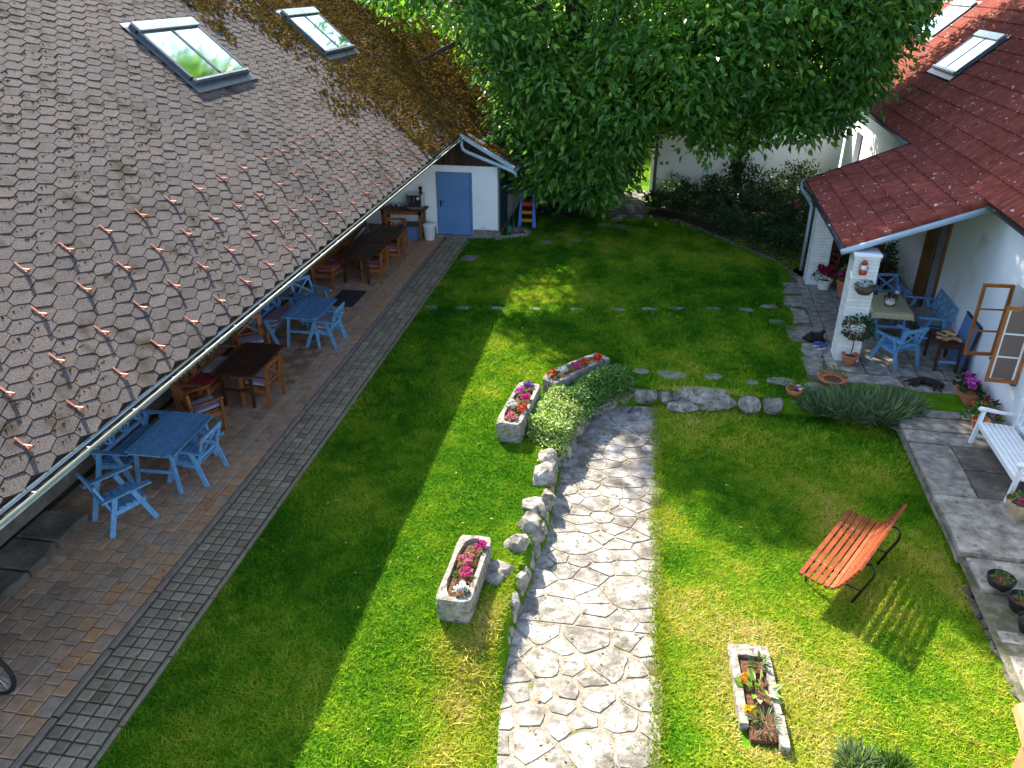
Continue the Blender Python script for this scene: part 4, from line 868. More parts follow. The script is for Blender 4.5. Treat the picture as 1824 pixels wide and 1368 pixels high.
def cushion_mesh(name, w_, d_, h_, seed=0, sag=0.0):
    rr = random.Random(seed); V, F = [], []; nu, nv = 20, 9
    pw = lambda c, e: math.copysign(abs(c) ** e, c)
    for j in range(nv):
        ph = -math.pi / 2 + math.pi * j / (nv - 1)
        for i in range(nu):
            th = 2 * math.pi * i / nu; cp = pw(math.cos(ph), 0.35)
            V.append((w_ / 2 * cp * pw(math.cos(th), 0.3) * rr.uniform(.985, 1.01), d_ / 2 * cp * pw(math.sin(th), 0.3), h_ / 2 * pw(math.sin(ph), 0.8) * rr.uniform(.9, 1.08)))
    for j in range(nv - 1):
        for i in range(nu): i2 = (i + 1) % nu; F.append((j * nu + i, j * nu + i2, (j + 1) * nu + i2, (j + 1) * nu + i))
    me = bpy.data.meshes.new(name); me.from_pydata(V, [], F); me.polygons.foreach_set('use_smooth', [True] * len(F)); return me
def cushion(label, m, w_, d_, loc, rot, tilt=0.0, h_=0.07, seed=0):
    o = link('cushion', cushion_mesh('cushion', w_, d_, h_, seed), M[m], None, loc); o.rotation_euler = (0, R(tilt), R(rot))
    return tag(o, label, 'cushion', 'seat cushions on the terrace')
GC, GB, GT = 'chairs along the barn terrace', 'benches along the barn wall', 'tables along the barn terrace'
# nearest blue set
chair('garden_chair', 'single blue slatted chair turned away from the nearest blue table', 'bluepaint', 0.60, 'splay', 1, (-7.22, 8.47, 0.015), 57, GC)
c2 = chair('garden_chair', 'blue chair without cushion on the lawn side of the nearest blue table', 'bluepaint', 0.60, 'splay', 1, (-6.75, 9.76, 0.015), 178, GC)
chair('garden_bench', 'blue bench with crossed back behind the nearest blue table', 'bluepaint', 1.30, 'splay', 3, (-7.86, 9.88, 0.015), 0, GB, 'bench')
table('garden_table', 'large blue slatted table nearest the camera', 'bluepaint', 0.83, 1.34, 'splay', (-7.12, 9.79, 0.015), 1, 9, 0.73, GT)
# near brown set
b1 = chair('garden_chair', 'brown chair with striped cushion between nearest blue table and brown table', 'brownwood', 0.60, 'straight', 1, (-7.40, 11.2, 0.015), 50, GC)
chair('garden_chair', 'brown chair with striped cushion at the far end of the single brown table', 'brownwood', 0.60, 'straight', 1, (-7.82, 14.02, 0.015), -50, GC)
chair('garden_chair', 'brown chair with striped cushion on the lawn side of the single brown table', 'brownwood', 0.60, 'straight', 1, (-6.80, 12.33, 0.015), 178, GC)
chair('garden_bench', 'brown bench with red and pale cushions behind the single brown table', 'brownwood', 1.75, 'straight', 5, (-7.86, 12.42, 0.015), 0, GB, 'bench')
table('garden_table', 'single dark brown slatted table between the two blue sets', 'darkwood', 0.84, 1.44, 'straight', (-7.14, 12.58, 0.015), 0, 8, 0.73, GT)
cushion('purple and white striped cushion on the brown chair by the nearest blue table', 'stripe', 0.46, 0.46, (-7.37, 11.22, 0.465), 50, -3, seed=1)
cushion('striped cushion on the brown chair at the far end of the single brown table', 'stripe', 0.46, 0.46, (-7.80, 13.99, 0.465), -50, -3, seed=2)
cushion('striped cushion on the brown chair at the lawn side of the single brown table', 'stripe', 0.46, 0.46, (-6.83, 12.33, 0.465), 178, -3, seed=3)
cushion('crimson cushion at the near end of the brown bench', 'red', 0.48, 0.70, (-7.86, 12.0, 0.47), 0, -3, seed=4)
cushion('pale pink cushion at the far end of the brown bench', 'pale', 0.46, 0.72, (-7.88, 12.78, 0.47), 0, -3, seed=5)
# far blue set
chair('garden_chair', 'blue chair at the far end of the smaller blue table by the mat', 'bluepaint', 0.60, 'splay', 1, (-7.48, 16.48, 0.015), -30, GC)
chair('garden_chair', 'blue chair with pink cushion on the lawn side of the smaller blue table', 'bluepaint', 0.60, 'splay', 1, (-6.60, 15.07, 0.015), 180, GC)
chair('garden_bench', 'blue bench with long mauve cushion behind the smaller blue table', 'bluepaint', 1.32, 'splay', 3, (-7.86, 15.3, 0.015), 0, GB, 'bench')
table('garden_table', 'smaller blue slatted table in the middle of the terrace', 'bluepaint', 0.84, 1.28, 'splay', (-7.0, 15.28, 0.015), 0, 9, 0.73, GT)
cushion('long mauve cushion on the far blue bench', 'mauve', 0.46, 1.16, (-7.82, 15.3, 0.465), 0, -3, seed=6)
cushion('pink and white cushion on the blue chair beside the smaller blue table', 'pinkstripe', 0.44, 0.44, (-6.62, 15.07, 0.465), 180, -3, seed=7)
cushion('pink cushion on the blue chair by the mat', 'mauve', 0.42, 0.42, (-7.46, 16.46, 0.465), -30, -3, seed=8)
# far brown set
for (lb, loc, rot) in (('brown chair with pink cushion nearest, lawn side of the two joined dark tables', (-6.80, 19.17, 0.015), 180), ('brown chair at the far lawn side of the two joined dark tables', (-6.74, 20.56, 0.015), 180), ('brown chair at the far head of the joined dark tables under the counter', (-7.08, 21.82, 0.015), -90)): dup(b1, loc, R(rot), lb)
chair('garden_bench', 'brown crossed-back bench with pink cushions behind the nearer joined dark table', 'brownwood', 1.85, 'straight', 7, (-7.9, 19.2, 0.015), 0, GB, 'bench')
chair('garden_bench', 'brown crossed-back bench behind the farther joined dark table', 'brownwood', 1.75, 'straight', 7, (-7.9, 21.12, 0.015), 0, GB, 'bench')
table('garden_table', 'nearer of the two joined dark brown tables', 'darkwood', 0.90, 1.40, 'straight', (-7.2, 19.38, 0.015), 0, 8, 0.73, GT)
table('garden_table', 'farther of the two joined dark brown tables', 'darkwood', 0.86, 1.42, 'straight', (-7.12, 20.86, 0.015), 0, 8, 0.735, GT)
cushion('pink cushion at the near end of the far brown bench', 'pink', 0.48, 0.74, (-7.88, 18.75, 0.47), 0, -3, seed=9)
cushion('second pink cushion in the middle of the far brown bench', 'pink', 0.48, 0.70, (-7.88, 19.5, 0.47), 0, -3, seed=10)
cushion('striped cushion leaning on the farthest brown bench', 'stripe', 0.44, 0.44, (-8.0, 21.5, 0.55), 0, -50, seed=11)
cushion('pink ruffled cushion on the nearer brown chair of the joined dark tables', 'pink', 0.44, 0.44, (-6.83, 19.17, 0.465), 180, -3, seed=12)
cushion('pink striped cushion on the farther brown chair of the joined dark tables', 'pinkstripe', 0.44, 0.44, (-6.77, 20.56, 0.465), 180, -3, seed=13)
# counter with coffee machine against the annex
ct_ = thing('counter_table', 'tall brown timber counter against the white annex wall', 'counter', (-7.1, 23.02, 0.015))
for k in range(4):
    o = MB().box((0, -0.23 + k * 0.155, 0.93), (1.46, 0.145, 0.04)).build('top_board', M['darkwood'], ct_); o['tint'] = random.random()
for s in (-1, 1):
    for q in (-1, 1): MB().box((s * 0.58, q * 0.24, 0.455), (0.09, 0.09, 0.91)).build('leg', M['brownwood'], ct_)
MB().box((0, -0.27, 0.86), (1.25, 0.03, 0.10)).build('apron', M['brownwood'], ct_)
cm = thing('coffee_machine', 'black and chrome coffee machine on the counter', 'coffee machine', (-6.72, 23.1, 0.965))
MB().box((0, 0.06, 0.2), (0.42, 0.3, 0.40)).build('body', M['black'], cm); MB().box((0.222, 0.0, 0.2), (0.02, 0.42, 0.40)).build('side_panel', M['steel'], cm)
MB().box((-0.222, 0.0, 0.2), (0.02, 0.42, 0.40)).build('side_panel', M['steel'], cm); MB().box((0, 0.02, 0.412), (0.45, 0.4, 0.022)).build('top_tray', M['steel'], cm); MB().box((0, -0.15, 0.03), (0.4, 0.14, 0.06)).build('drip_tray', M['steel'], cm)
for x_ in (-0.15, -0.02): MB().tube([(x_, -0.10, 0.33), (x_, -0.14, 0.31), (x_, -0.15, 0.2)], 0.012, 6).build('spout', M['steel'], cm)
g_ = MB().tube([(0.10, -0.095, 0.3), (0.10, -0.105, 0.3)], 0.045, 14).build('dial', M['enamel'], cm); MB().tube([(0.1, -0.09, 0.17), (0.1, -0.2, 0.17)], 0.02, 8).build('handle', M['black'], cm)
gr = thing('coffee_grinder', 'small dark coffee grinder standing on the coffee machine', 'grinder', (-6.56, 23.12, 1.388))
MB().lathe([(0.05, 0), (0.055, 0.06), (0.035, 0.08), (0.06, 0.16), (0.07, 0.2), (0.02, 0.22)], n=12).build('body', M['darkwood'], gr); MB().tube([(0, 0, 0.22), (0, 0, 0.25), (0.09, 0, 0.25)], 0.008, 6).build('crank', M['steel'], gr)
for i, (x_, y_, lb) in enumerate(((-7.62, 23.0, 'leftmost, beside the gutter'), (-7.5, 23.14, 'second of the pile'), (-7.4, 22.98, 'front of the pile'), (-7.26, 23.12, 'behind the tray'), (-7.14, 23.02, 'next to the coffee machine'))):
    o = MB().lathe([(0.03, 0), (0.045, 0.06), (0.05, 0.09), (0.046, 0.09), (0.04, 0.06), (0.02, 0.01)], (0, 0, 0), 12).build('glass_cup', M['enamel' if i == 3 else 'steel'], None, True, (x_, y_, 0.967)); tag(o, 'small cup on the counter, ' + lb, 'cup', 'cups on the counter')
tag(MB().box((-7.02, 22.98, 0.975), (0.34, 0.3, 0.016)).build('tray', M['blackmetal']), 'dark flat tray on the counter in front of the coffee machine', 'tray')
nb = thing('notice_board', 'framed notice with small pictures on the annex wall above the counter', 'sign', (-7.72, 23.42, 1.55)); MB().box((0, 0, 0), (0.34, 0.02, 0.34)).build('frame', M['plaster2'], nb); MB().box((-.06, -.013, 0.02), (0.07, 0.006, 0.16)).build('picture', solid('mustard_print', (0.42, 0.30, 0.03)), nb); MB().box((.07, -.013, 0.05), (0.1, 0.006, 0.08)).build('picture', solid('grey_print', (0.3, 0.32, 0.36)), nb)
cr = thing('blue_crate', 'pale blue box under the counter', 'box', (-6.85, 23.1, 0.015)); MB().box((0, 0, 0.2), (0.6, 0.4, 0.4)).build('body', solid('crate_blue', (0.12, 0.22, 0.42)), cr); MB().box((0, 0, 0.42), (0.64, 0.44, 0.05)).build('lid', M['darkzinc'], cr)
bk = thing('lidded_bucket', 'cream enamel bucket with lid beside the blue door', 'bucket', (-6.3, 22.98, 0.015))
MB().lathe([(0.15, 0), (0.16, 0.02), (0.195, 0.43), (0.2, 0.45)], n=24).build('body', M['enamel'], bk, True); MB().lathe([(0.215, 0.45), (0.215, 0.47), (0.16, 0.5), (0.03, 0.52)], n=24).build('lid', M['plaster'], bk, True)
MB().tube([(-.04, 0, 0.52), (-.03, 0, 0.56), (.03, 0, 0.56), (.04, 0, 0.52)], 0.008, 6).build('knob', M['steel'], bk)
tag(MB().lathe([(0.05, 0), (0.055, 0.05), (0.05, 0.1), (0.046, 0.1), (0.045, 0.02)], (0, 0, 0), 14).build('ash_jar', M['glass'], None, True, (-7.18, 15.8, 0.747)), 'small glass jar at the far end of the smaller blue table', 'jar')

# ---------------------------------------------------------------- red park bench on the lower lawn
rb = thing('park_bench', 'red-brown slatted park bench with bent black tube frame on the lawn', 'bench', (3.0, 9.53, ZL), R(-31.5))
prof = [(0, .43), (.088, .425), (.176, .415), (.264, .408), (.352, .41), (.436, .43), (.50, .49), (.545, .56), (.585, .635), (.622, .71), (.658, .785), (.692, .86)]
for i, (x_, z_) in enumerate(prof):
    a_ = prof[max(0, i - 1)]; c_ = prof[min(len(prof) - 1, i + 1)]; d_ = Vector((c_[0] - a_[0], 0, c_[1] - a_[1])).normalized(); nn = Vector((-d_.z, 0, d_.x))
    o = MB().bar((x_, -0.93, z_), (x_, 0.93, z_), 0.062, 0.032, up=nn).build('slat', M['redwood'], rb); o['tint'] = random.random()
    for s in (-0.52, 0.52):
        bm_ = MB().lathe([(0.011, 0), (0.009, 0.004)], n=8); ob = bm_.build('bolt', M['steel'], rb); ob.location = Vector((x_, s, z_)) + nn * 0.016; ob.rotation_euler = (0, math.atan2(nn.x, nn.z), 0)
for s in (-0.52, 0.52):
    fr_ = MB(); fr_.tube([(x_ + (0.025 if z_ > .45 else 0), s, z_ - (0.035 if z_ < .45 else 0.01)) for x_, z_ in prof], 0.017, 8)
    fr_.tube([(-0.02, s, 0.40), (-0.05, s, 0.36), (-0.02, s, 0.02)], 0.018, 8)
    fr_.tube([(.60, s, .70), (.74, s, .72), (.80, s, .66), (.80, s, .56), (.62, s, 0.02)], 0.018, 8); fr_.tube([(-0.04, s, 0.26), (.70, s, 0.26)], 0.013, 8)
    fr_.build('leg_frame', M['blackmetal'], rb, True)

# ---------------------------------------------------------------- white bench by the house
def hrot(deg): return deg - 2.2
wb = thing('garden_bench', 'white slatted bench with scrolled arm against the house wall', 'bench', (*hw(5.92, 12.3), -0.09), R(hrot(180)))
# local +x points away from the wall, y along it
for k in range(7):
    o = MB().box((0.29 - k * 0.083, 0, 0.44 - k * 0.006), (0.066, 1.82, 0.022)).build('seat_slat', M['whitepaint'], wb)
MB().box((0.30, 0, 0.395), (0.03, 1.80, 0.07)).build('apron', M['whitepaint'], wb)
for s in (-1, 1):
    MB().bar((0.28, s * 0.90, 0.66), (0.34, s * 0.90, 0.0), 0.06, 0.06, up=(1, 0, 0)).build('leg', M['whitepaint'], wb); MB().bar((-0.26, s * 0.90, 0.95), (-0.28, s * 0.90, 0.0), 0.06, 0.06, up=(1, 0, 0)).build('leg', M['whitepaint'], wb)
    MB().tube([(-0.26, s * 0.90, 0.64), (0.0, s * 0.90, 0.655), (0.22, s * 0.90, 0.69), (0.34, s * 0.90, 0.70), (0.37, s * 0.90, 0.675)], [0.026, 0.03, 0.038, 0.045, 0.03], 10).build('armrest', M['whitepaint'], wb, True); MB().box((0.0, s * 0.90, 0.16), (0.55, 0.035, 0.04)).build('stretcher', M['whitepaint'], wb)
MB().box((-0.27, 0, 0.93), (0.04, 1.78, 0.08)).build('back_rail', M['whitepaint'], wb); MB().box((-0.27, 0, 0.52), (0.035, 1.76, 0.05)).build('back_rail', M['whitepaint'], wb)
for k in range(15): MB().box((-0.27, -0.84 + k * 0.12, 0.72), (0.02, 0.05, 0.36)).build('back_slat', M['whitepaint'], wb)

# ---------------------------------------------------------------- porch furniture
pc = chair('garden_chair', 'blue chair with crossed back at the near end of the porch table', 'bluepaint', 0.62, 'splay', 1, (*hw(4.93, 16.22), 0.022), hrot(125), 'porch seats')
chair('garden_bench', 'blue bench with latticed back against the house wall on the porch', 'bluepaint', 1.30, 'splay', 4, (*hw(5.88, 17.9), 0.022), hrot(180), 'porch seats', 'bench')
chair('garden_chair', 'blue chair hidden behind the brick column left of the porch table', 'bluepaint', 0.58, 'splay', 1, (*hw(4.50, 17.75), 0.022), hrot(5), 'porch seats')
chair('garden_chair', 'blue chair at the far head of the porch table by the door', 'bluepaint', 0.58, 'splay', 1, (*hw(5.35, 19.05), 0.022), hrot(-80), 'porch seats')
table('garden_table', 'blue porch table under a yellow checked cloth', 'bluepaint', 0.80, 1.25, 'splay', (*hw(4.98, 17.8), 0.022), hrot(0), 8, 0.73)
# checked tablecloth with hanging corners
m, n, l, p = new_mat('yellow_check_cloth'); tc = N(n, 'ShaderNodeTexCoord'); bt = N(n, 'ShaderNodeTexBrick'); bt.offset = 0.0
bt.inputs['Scale'].default_value = 11.0; bt.inputs['Mortar Size'].default_value = 0.06; bt.inputs['Brick Width'].default_value = 0.5; bt.inputs['Row Height'].default_value = 0.5
bt.inputs['Color1'].default_value = (0.56, 0.47, 0.27, 1); bt.inputs['Color2'].default_value = (0.60, 0.51, 0.31, 1); bt.inputs['Mortar'].default_value = (0.20, 0.20, 0.14, 1)
l.new(tc.outputs['Object'], bt.inputs['Vector']); l.new(bt.outputs['Color'], p.inputs['Base Color']); p.inputs['Roughness'].default_value = 0.9; M['check'] = m
n1_ = 22; V, F = [], []; LX, LY = 0.92, 1.42
for j in range(n1_ + 1):
    for i in range(n1_ + 1):
        x_, y_ = (i / n1_ - .5) * LX * 1.12, (j / n1_ - .5) * LY * 1.1; ox, oy = max(0, abs(x_) - 0.42), max(0, abs(y_) - 0.645)
        dr_ = ox + oy + (0.35 * min(ox, oy) * 4); q = 0.012 * math.sin(x_ * 30 + y_ * 17)
        xx = math.copysign(min(abs(x_), 0.42 + ox * 0.18), x_) + (q if oy > 0 else 0); yy = math.copysign(min(abs(y_), 0.645 + oy * 0.18), y_) + (q if ox > 0 else 0)
        V.append((xx, yy, 0.006 - dr_ * 1.0))
F = [(j * (n1_ + 1) + i, j * (n1_ + 1) + i + 1, (j + 1) * (n1_ + 1) + i + 1, (j + 1) * (n1_ + 1) + i) for j in range(n1_) for i in range(n1_)]
me = bpy.data.meshes.new('tablecloth'); me.from_pydata(V, [], F); me.polygons.foreach_set('use_smooth', [True] * len(F))
o = link('tablecloth', me, M['check'], None, (*hw(4.98, 17.8), 0.757), R(hrot(0))); tag(o, 'yellow checked tablecloth hanging over the porch table', 'tablecloth')
o = link('cushion', cushion_mesh('cushion', 0.46, 1.1, 0.05, 20), M['greycloth'], None, (*hw(5.86, 17.9), 0.46), R(hrot(180))); tag(o, 'grey seat pad on the latticed blue porch bench', 'cushion')
# wood table with offcuts, board leaning at the wall
wt = thing('side_table', 'small dark brown table heaped with firewood by the house wall', 'table', (*hw(5.84, 16.3), 0.022), R(hrot(0)))
MB().box((0, 0, 0.60), (0.48, 0.86, 0.03)).build('top', M['darkwood'], wt)
for s in (-1, 1):
    for q in (-1, 1): MB().box((s * 0.20, q * 0.38, 0.29), (0.05, 0.05, 0.58)).build('leg', M['darkwood'], wt)
    MB().box((0, s * 0.38, 0.55), (0.38, 0.03, 0.06)).build('rail', M['darkwood'], wt)
MB().box((0, -0.38, 0.22), (0.38, 0.03, 0.05)).build('rail', M['bluepaint'], wt)
M['log'] = mat('split_wood', [(0.30, 0.17, 0.07), (0.55, 0.37, 0.19)], 6, 0.8, 0.15, 40, tint=0.5)
LBL = ['longest pale stick at the front of the heap', 'short split piece at the left of the heap', 'thin piece lying across the top', 'round-ended piece at the right of the heap', 'piece in the middle of the heap', 'dark piece under the heap', 'piece at the back of the heap', 'pale splinter standing up left on the heap', 'small offcut in front of the heap', 'thick piece nearest the leaning board']
for k in range(10):
    rr = random.Random(k + 3); L_ = rr.uniform(0.18, 0.36); hx = hw(5.82 + rr.uniform(-.14, .14), 16.12 + rr.uniform(-.16, .26)); z_ = 0.665 + (k // 4) * 0.045
    pl = [(0.035 * rr.uniform(.7, 1.2) * math.cos(q * 1.2566), 0.028 * rr.uniform(.7, 1.2) * math.sin(q * 1.2566)) for q in range(5)]
    o = MB().prism(pl, -L_ / 2, L_ / 2, 0.1, 0.005).build('log', M['log'], None, loc=(hx[0], hx[1], z_)); o.rotation_euler = (R(90), R(rr.uniform(-6, 6)), R(rr.uniform(20, 150))); o['tint'] = rr.random()
    tag(o, 'firewood on the small table, ' + LBL[k], 'firewood', 'firewood on the small table')
lb_ = thing('leaning_board', 'blue-grey panel with brown edge leaning on the house wall beside the firewood table', 'board', (*hw(6.17, 16.3), 0.022), R(hrot(0)))
MB().bar((-.03, 0, 0.02), (0.10, 0, 1.02), 0.9, 0.02, up=(1, 0, 0)).build('panel', M['bluedoor'], lb_); MB().bar((-.045, -0.46, 0.02), (0.085, -0.46, 1.03), 0.03, 0.05, up=(1, 0, 0)).build('edge', M['darkwood'], lb_); MB().bar((0.10, -0.46, 1.03), (0.10, 0.46, 1.03), 0.04, 0.03).build('edge', M['darkwood'], lb_)
# ---------------------------------------------------------------- stone troughs
def oval(w_, l_, n_=20, e=0.55):
    return [(w_ / 2 * math.copysign(abs(math.cos(t)) ** e, math.cos(t)), l_ / 2 * math.copysign(abs(math.sin(t)) ** e, math.sin(t))) for t in [2 * math.pi * k / n_ for k in range(n_)]]
def trough(label, loc, rot, w_, l_, h_, seed, e_in=0.7, curve=0.0):
    rr = random.Random(seed); t = thing('stone_trough', label, 'trough', loc, R(rot), 'stone planting troughs'); n_ = 32
    o_, i_ = oval(w_, l_, n_, 0.22), oval(w_ - 0.16, l_ - 0.2, n_, e_in); j = lambda s=.008: rr.uniform(-s, s)
    rings = [[(x * .95 + j(), y * .97 + j(), 0) for x, y in o_], [(x + j(.012), y + j(.012), h_ * .5) for x, y in o_], [(x + j(), y + j(), h_ - 0.03) for x, y in o_], [(x * .95 + j(), y * .975 + j(), h_ + j(.006)) for x, y in o_], [(x * 1.06 + j(), y * 1.03 + j(), h_ + j(.006)) for x, y in i_], [(x + j(), y + j(), h_ - 0.03) for x, y in i_], [(x * .95, y * .95, h_ - 0.12) for x, y in i_]]
    if curve: rings = [[(x + curve * (1 - (y / (l_ / 2)) ** 2), y, z) for x, y, z in r_] for r_ in rings]
    mb = MB(); mb.v = [v for r_ in rings for v in r_]
    mb.f = [(a * n_ + k, a * n_ + (k + 1) % n_, (a + 1) * n_ + (k + 1) % n_, (a + 1) * n_ + k) for a in range(len(rings) - 1) for k in range(n_)] + [tuple(range(n_))[::-1]]
    o = mb.build('basin', M['trough'], t, True)
    if hasattr(o.data, 'set_sharp_from_angle'): o.data.set_sharp_from_angle(angle=R(35))
    V = [(x * .96 + (curve * (1 - (y / (l_ / 2)) ** 2) if curve else 0), y * .96, h_ - 0.05 + rr.uniform(-.012, .012)) for x, y in i_]; c_ = MB(); c_.v = V + [(curve, 0, h_ - 0.035)]; c_.f = [(k, (k + 1) % n_, n_) for k in range(n_)]
    c_.build('soil', M['soil'], t); return t
trough('straight stone trough with white and magenta flowers nearest the camera', (-1.90, 7.88, -0.03), -2, 0.47, 1.34, 0.36, 1)
trough('stone trough left of the groundcover with purple and red flowers', (-1.86, 12.32, 0.0), -6, 0.46, 1.62, 0.40, 2)
trough('slightly curved stone trough behind the groundcover with red flowers', (-0.95, 13.92, 0.0), -37, 0.42, 1.62, 0.40, 3, curve=-0.06)
fp = thing('stone_planter', 'low weathered stone frame planter with yellow marigolds on the lawn', 'planter', (1.79, 6.93, ZL - 0.02), R(2))
from mathutils import noise as mnoise
def roughblock(nm, x0, x1, y0, y1, h_, rr, parent):
    bm = bmesh.new(); bmesh.ops.create_cube(bm, size=1.0); bmesh.ops.subdivide_edges(bm, edges=bm.edges[:], cuts=4, use_grid_fill=True); o3 = Vector((rr.random() * 90, rr.random() * 90, 0))
    for v in bm.verts:
        c = v.co; e = 1 - .10 * sum(1 for q in c if abs(q) > .49) / 3
        p_ = Vector(((x0 + x1) / 2 + c.x * (x1 - x0) * (e if abs(c.z) > .3 else 1), (y0 + y1) / 2 + c.y * (y1 - y0), (c.z + .5) * h_)); v.co = p_ + mnoise.noise_vector(p_ * 11 + o3) * .014 + mnoise.noise_vector(p_ * 34 + o3) * .005
    me = bpy.data.meshes.new(nm); bm.to_mesh(me); bm.free(); me.polygons.foreach_set('use_smooth', [True] * len(me.polygons)); me.set_sharp_from_angle(angle=R(40)); return link(nm, me, M['trough'], parent)
rr = random.Random(3)
for (x0, x1, y0, y1) in ((-.25, .25, .55, .72), (-.25, -.15, .1, .545), (-.25, -.15, -.48, .095), (.15, .25, .12, .545), (.15, .25, -.3, .115), (.155, .26, -.74, -.305)): roughblock('frame_stone', x0, x1, y0, y1, 0.13, rr, fp)
MB().box((0, -.05, 0.045), (0.298, 1.19, 0.07)).build('soil', M['soil'], fp)

# ---------------------------------------------------------------- flowers and pot plants
def dome_pts(n_, rad, h_, r_=None):
    a = rng.random(n_) * 2 * math.pi; u = np.sqrt(rng.random(n_)); x, y = rad * u * np.cos(a), rad * u * np.sin(a)
    z = h_ * np.sqrt(np.maximum(0, 1 - u ** 2)) * rng.uniform(0.35, 1.0, n_); D = np.stack([x / rad, y / rad, rng.uniform(0.1, 0.9, n_)], 1); return np.stack([x, y, z], 1), D
def head(parent, c, r_, m, kind):
    """one flower head"""
    if kind == 'ball':
        n_ = 26; D = unit(rng.normal(size=(n_, 3)) + [0, 0, .5]); P = np.array(c) + D * r_ * 0.55; o = leaves('blossom', P, D + rng.normal(size=(n_, 3)) * .6, r_ * 0.75, r_ * 0.7, m, parent)
    else:
        n_ = 6; a = np.arange(n_) * 2 * math.pi / n_ + rng.random() * 2; tl = rng.normal(size=2) * 0.35; D = np.stack([np.cos(a), np.sin(a), 0.28 + np.cos(a) * tl[0] + np.sin(a) * tl[1]], 1)
        o = leaves('blossom', np.repeat([c], n_, 0), D, r_, r_ * 0.95, m, parent, fold=0.05)
    return o
def plant(label, loc, rad, h_, nleaf, leafm, ls, blooms, cat='flower', group=None, name='flowering_plant', kind='ball', lw=0.55, stem=0.0):
    t = thing(name, label, cat, loc, 0, group); P, D = dome_pts(nleaf, rad, h_); P[:, 2] += stem
    leaves('foliage', P, D, rng.uniform(.7, 1.2, nleaf) * ls, rng.uniform(.8, 1.1, nleaf) * ls * lw, M[leafm], t)
    for (m, n_, r_) in blooms:
        Q, _ = dome_pts(n_, rad * 0.85, h_)
        for q in Q: q = q * [1, 1, .5] + [0, 0, h_ * 0.62 + stem]; head(t, tuple(q), r_, M[m], kind)
    return t
def pot(name, label, loc, r0, r1, h_, m, rim=True, n_=24, cat='pot'):
    t = thing(name, label, cat, loc); pr = [(r0, 0), (r0 + (r1 - r0) * .9, h_ * .8)]
    pr += [(r1 * 1.08, h_ * .82), (r1 * 1.1, h_)] if rim else [(r1, h_)]
    pr += [(r1 * .96, h_), (r1 * .9, h_ - 0.05)]
    MB().lathe(pr, n=n_).build('body', m if not isinstance(m, str) else M[m], t, False); MB().lathe([(r1 * .92, h_ - 0.06), (r1 * .5, h_ - 0.045), (0.01, h_ - 0.04)], n=n_).build('soil', M['soil'], t); return t
ZA, ZB = 0.30, 0.36
for (x, y, m, n_, lb) in ((-1.80, 8.28, 'f_pink', 7, 'magenta'), (-1.90, 7.98, 'f_rose', 8, 'pale rose'), (-1.88, 7.70, 'f_pink', 6, 'deep pink'), (-1.86, 7.42, 'f_white', 8, 'white')):
    plant(lb + ' bedding flower in the near stone trough', (x, y, ZA - .02), 0.11, 0.12, 40, 'herb', 0.07, [(m, n_, 0.038)], group='flowers in the near trough')
for (x, y, m, n_, lb) in ((-1.78, 12.92, 'f_purple', 5, 'violet petunia at the far end of'), (-1.90, 12.70, 'f_violet', 5, 'pinkish violet flower in'), (-1.76, 12.42, 'f_pink', 7, 'magenta flower in'), (-1.95, 12.15, 'f_white', 6, 'white flower in'), (-1.76, 12.03, 'f_red', 5, 'red flower in'), (-1.90, 11.72, 'f_rose', 7, 'salmon flower at the near end of')):
    plant(lb + ' the trough left of the groundcover', (x, y, ZB - .02), 0.10, 0.14, 40, 'herb', 0.065, [(m, n_, 0.04)], group='flowers in the left trough')
for (x, y, m, n_, lb) in ((-1.37, 13.42, 'f_red', 6, 'red flower at the left end of'), (-1.22, 13.62, 'f_white', 9, 'tall white flower in'), (-1.0, 13.82, 'f_pink', 5, 'pink flower in'), (-0.86, 14.02, 'f_red', 6, 'red flower in the middle of'), (-0.56, 14.26, 'f_red', 9, 'cluster of red flowers at the right end of')):
    plant(lb + ' the curved trough', (x, y, ZB), 0.10, 0.15, 40, 'herb', 0.065, [(m, n_, 0.042)], group='flowers in the curved trough')
plant('orange marigold in the low stone planter', (1.68, 7.05, ZL + .06), 0.07, 0.10, 30, 'herb', 0.06, [('f_orange', 2, 0.045)], group='marigolds'); plant('yellow marigold in the low stone planter', (1.70, 6.60, ZL + .06), 0.07, 0.12, 34, 'herb', 0.06, [('f_yellow', 2, 0.05)], group='marigolds')
plant('broad-leaved pale seedling in the middle of the low stone planter', (1.80, 6.95, ZL + .06), 0.16, 0.10, 22, 'varieg', 0.16, [], 'plant', name='leafy_plant'); plant('green seedling at the far end of the low stone planter', (1.86, 7.35, ZL + .06), 0.09, 0.16, 40, 'herb', 0.08, [], 'plant', name='leafy_plant')
plant('straggly dry plant at the near end of the low stone planter', (1.82, 6.50, ZL + .05), 0.15, 0.14, 90, 'lav', 0.10, [], 'plant', name='leafy_plant', lw=0.15)

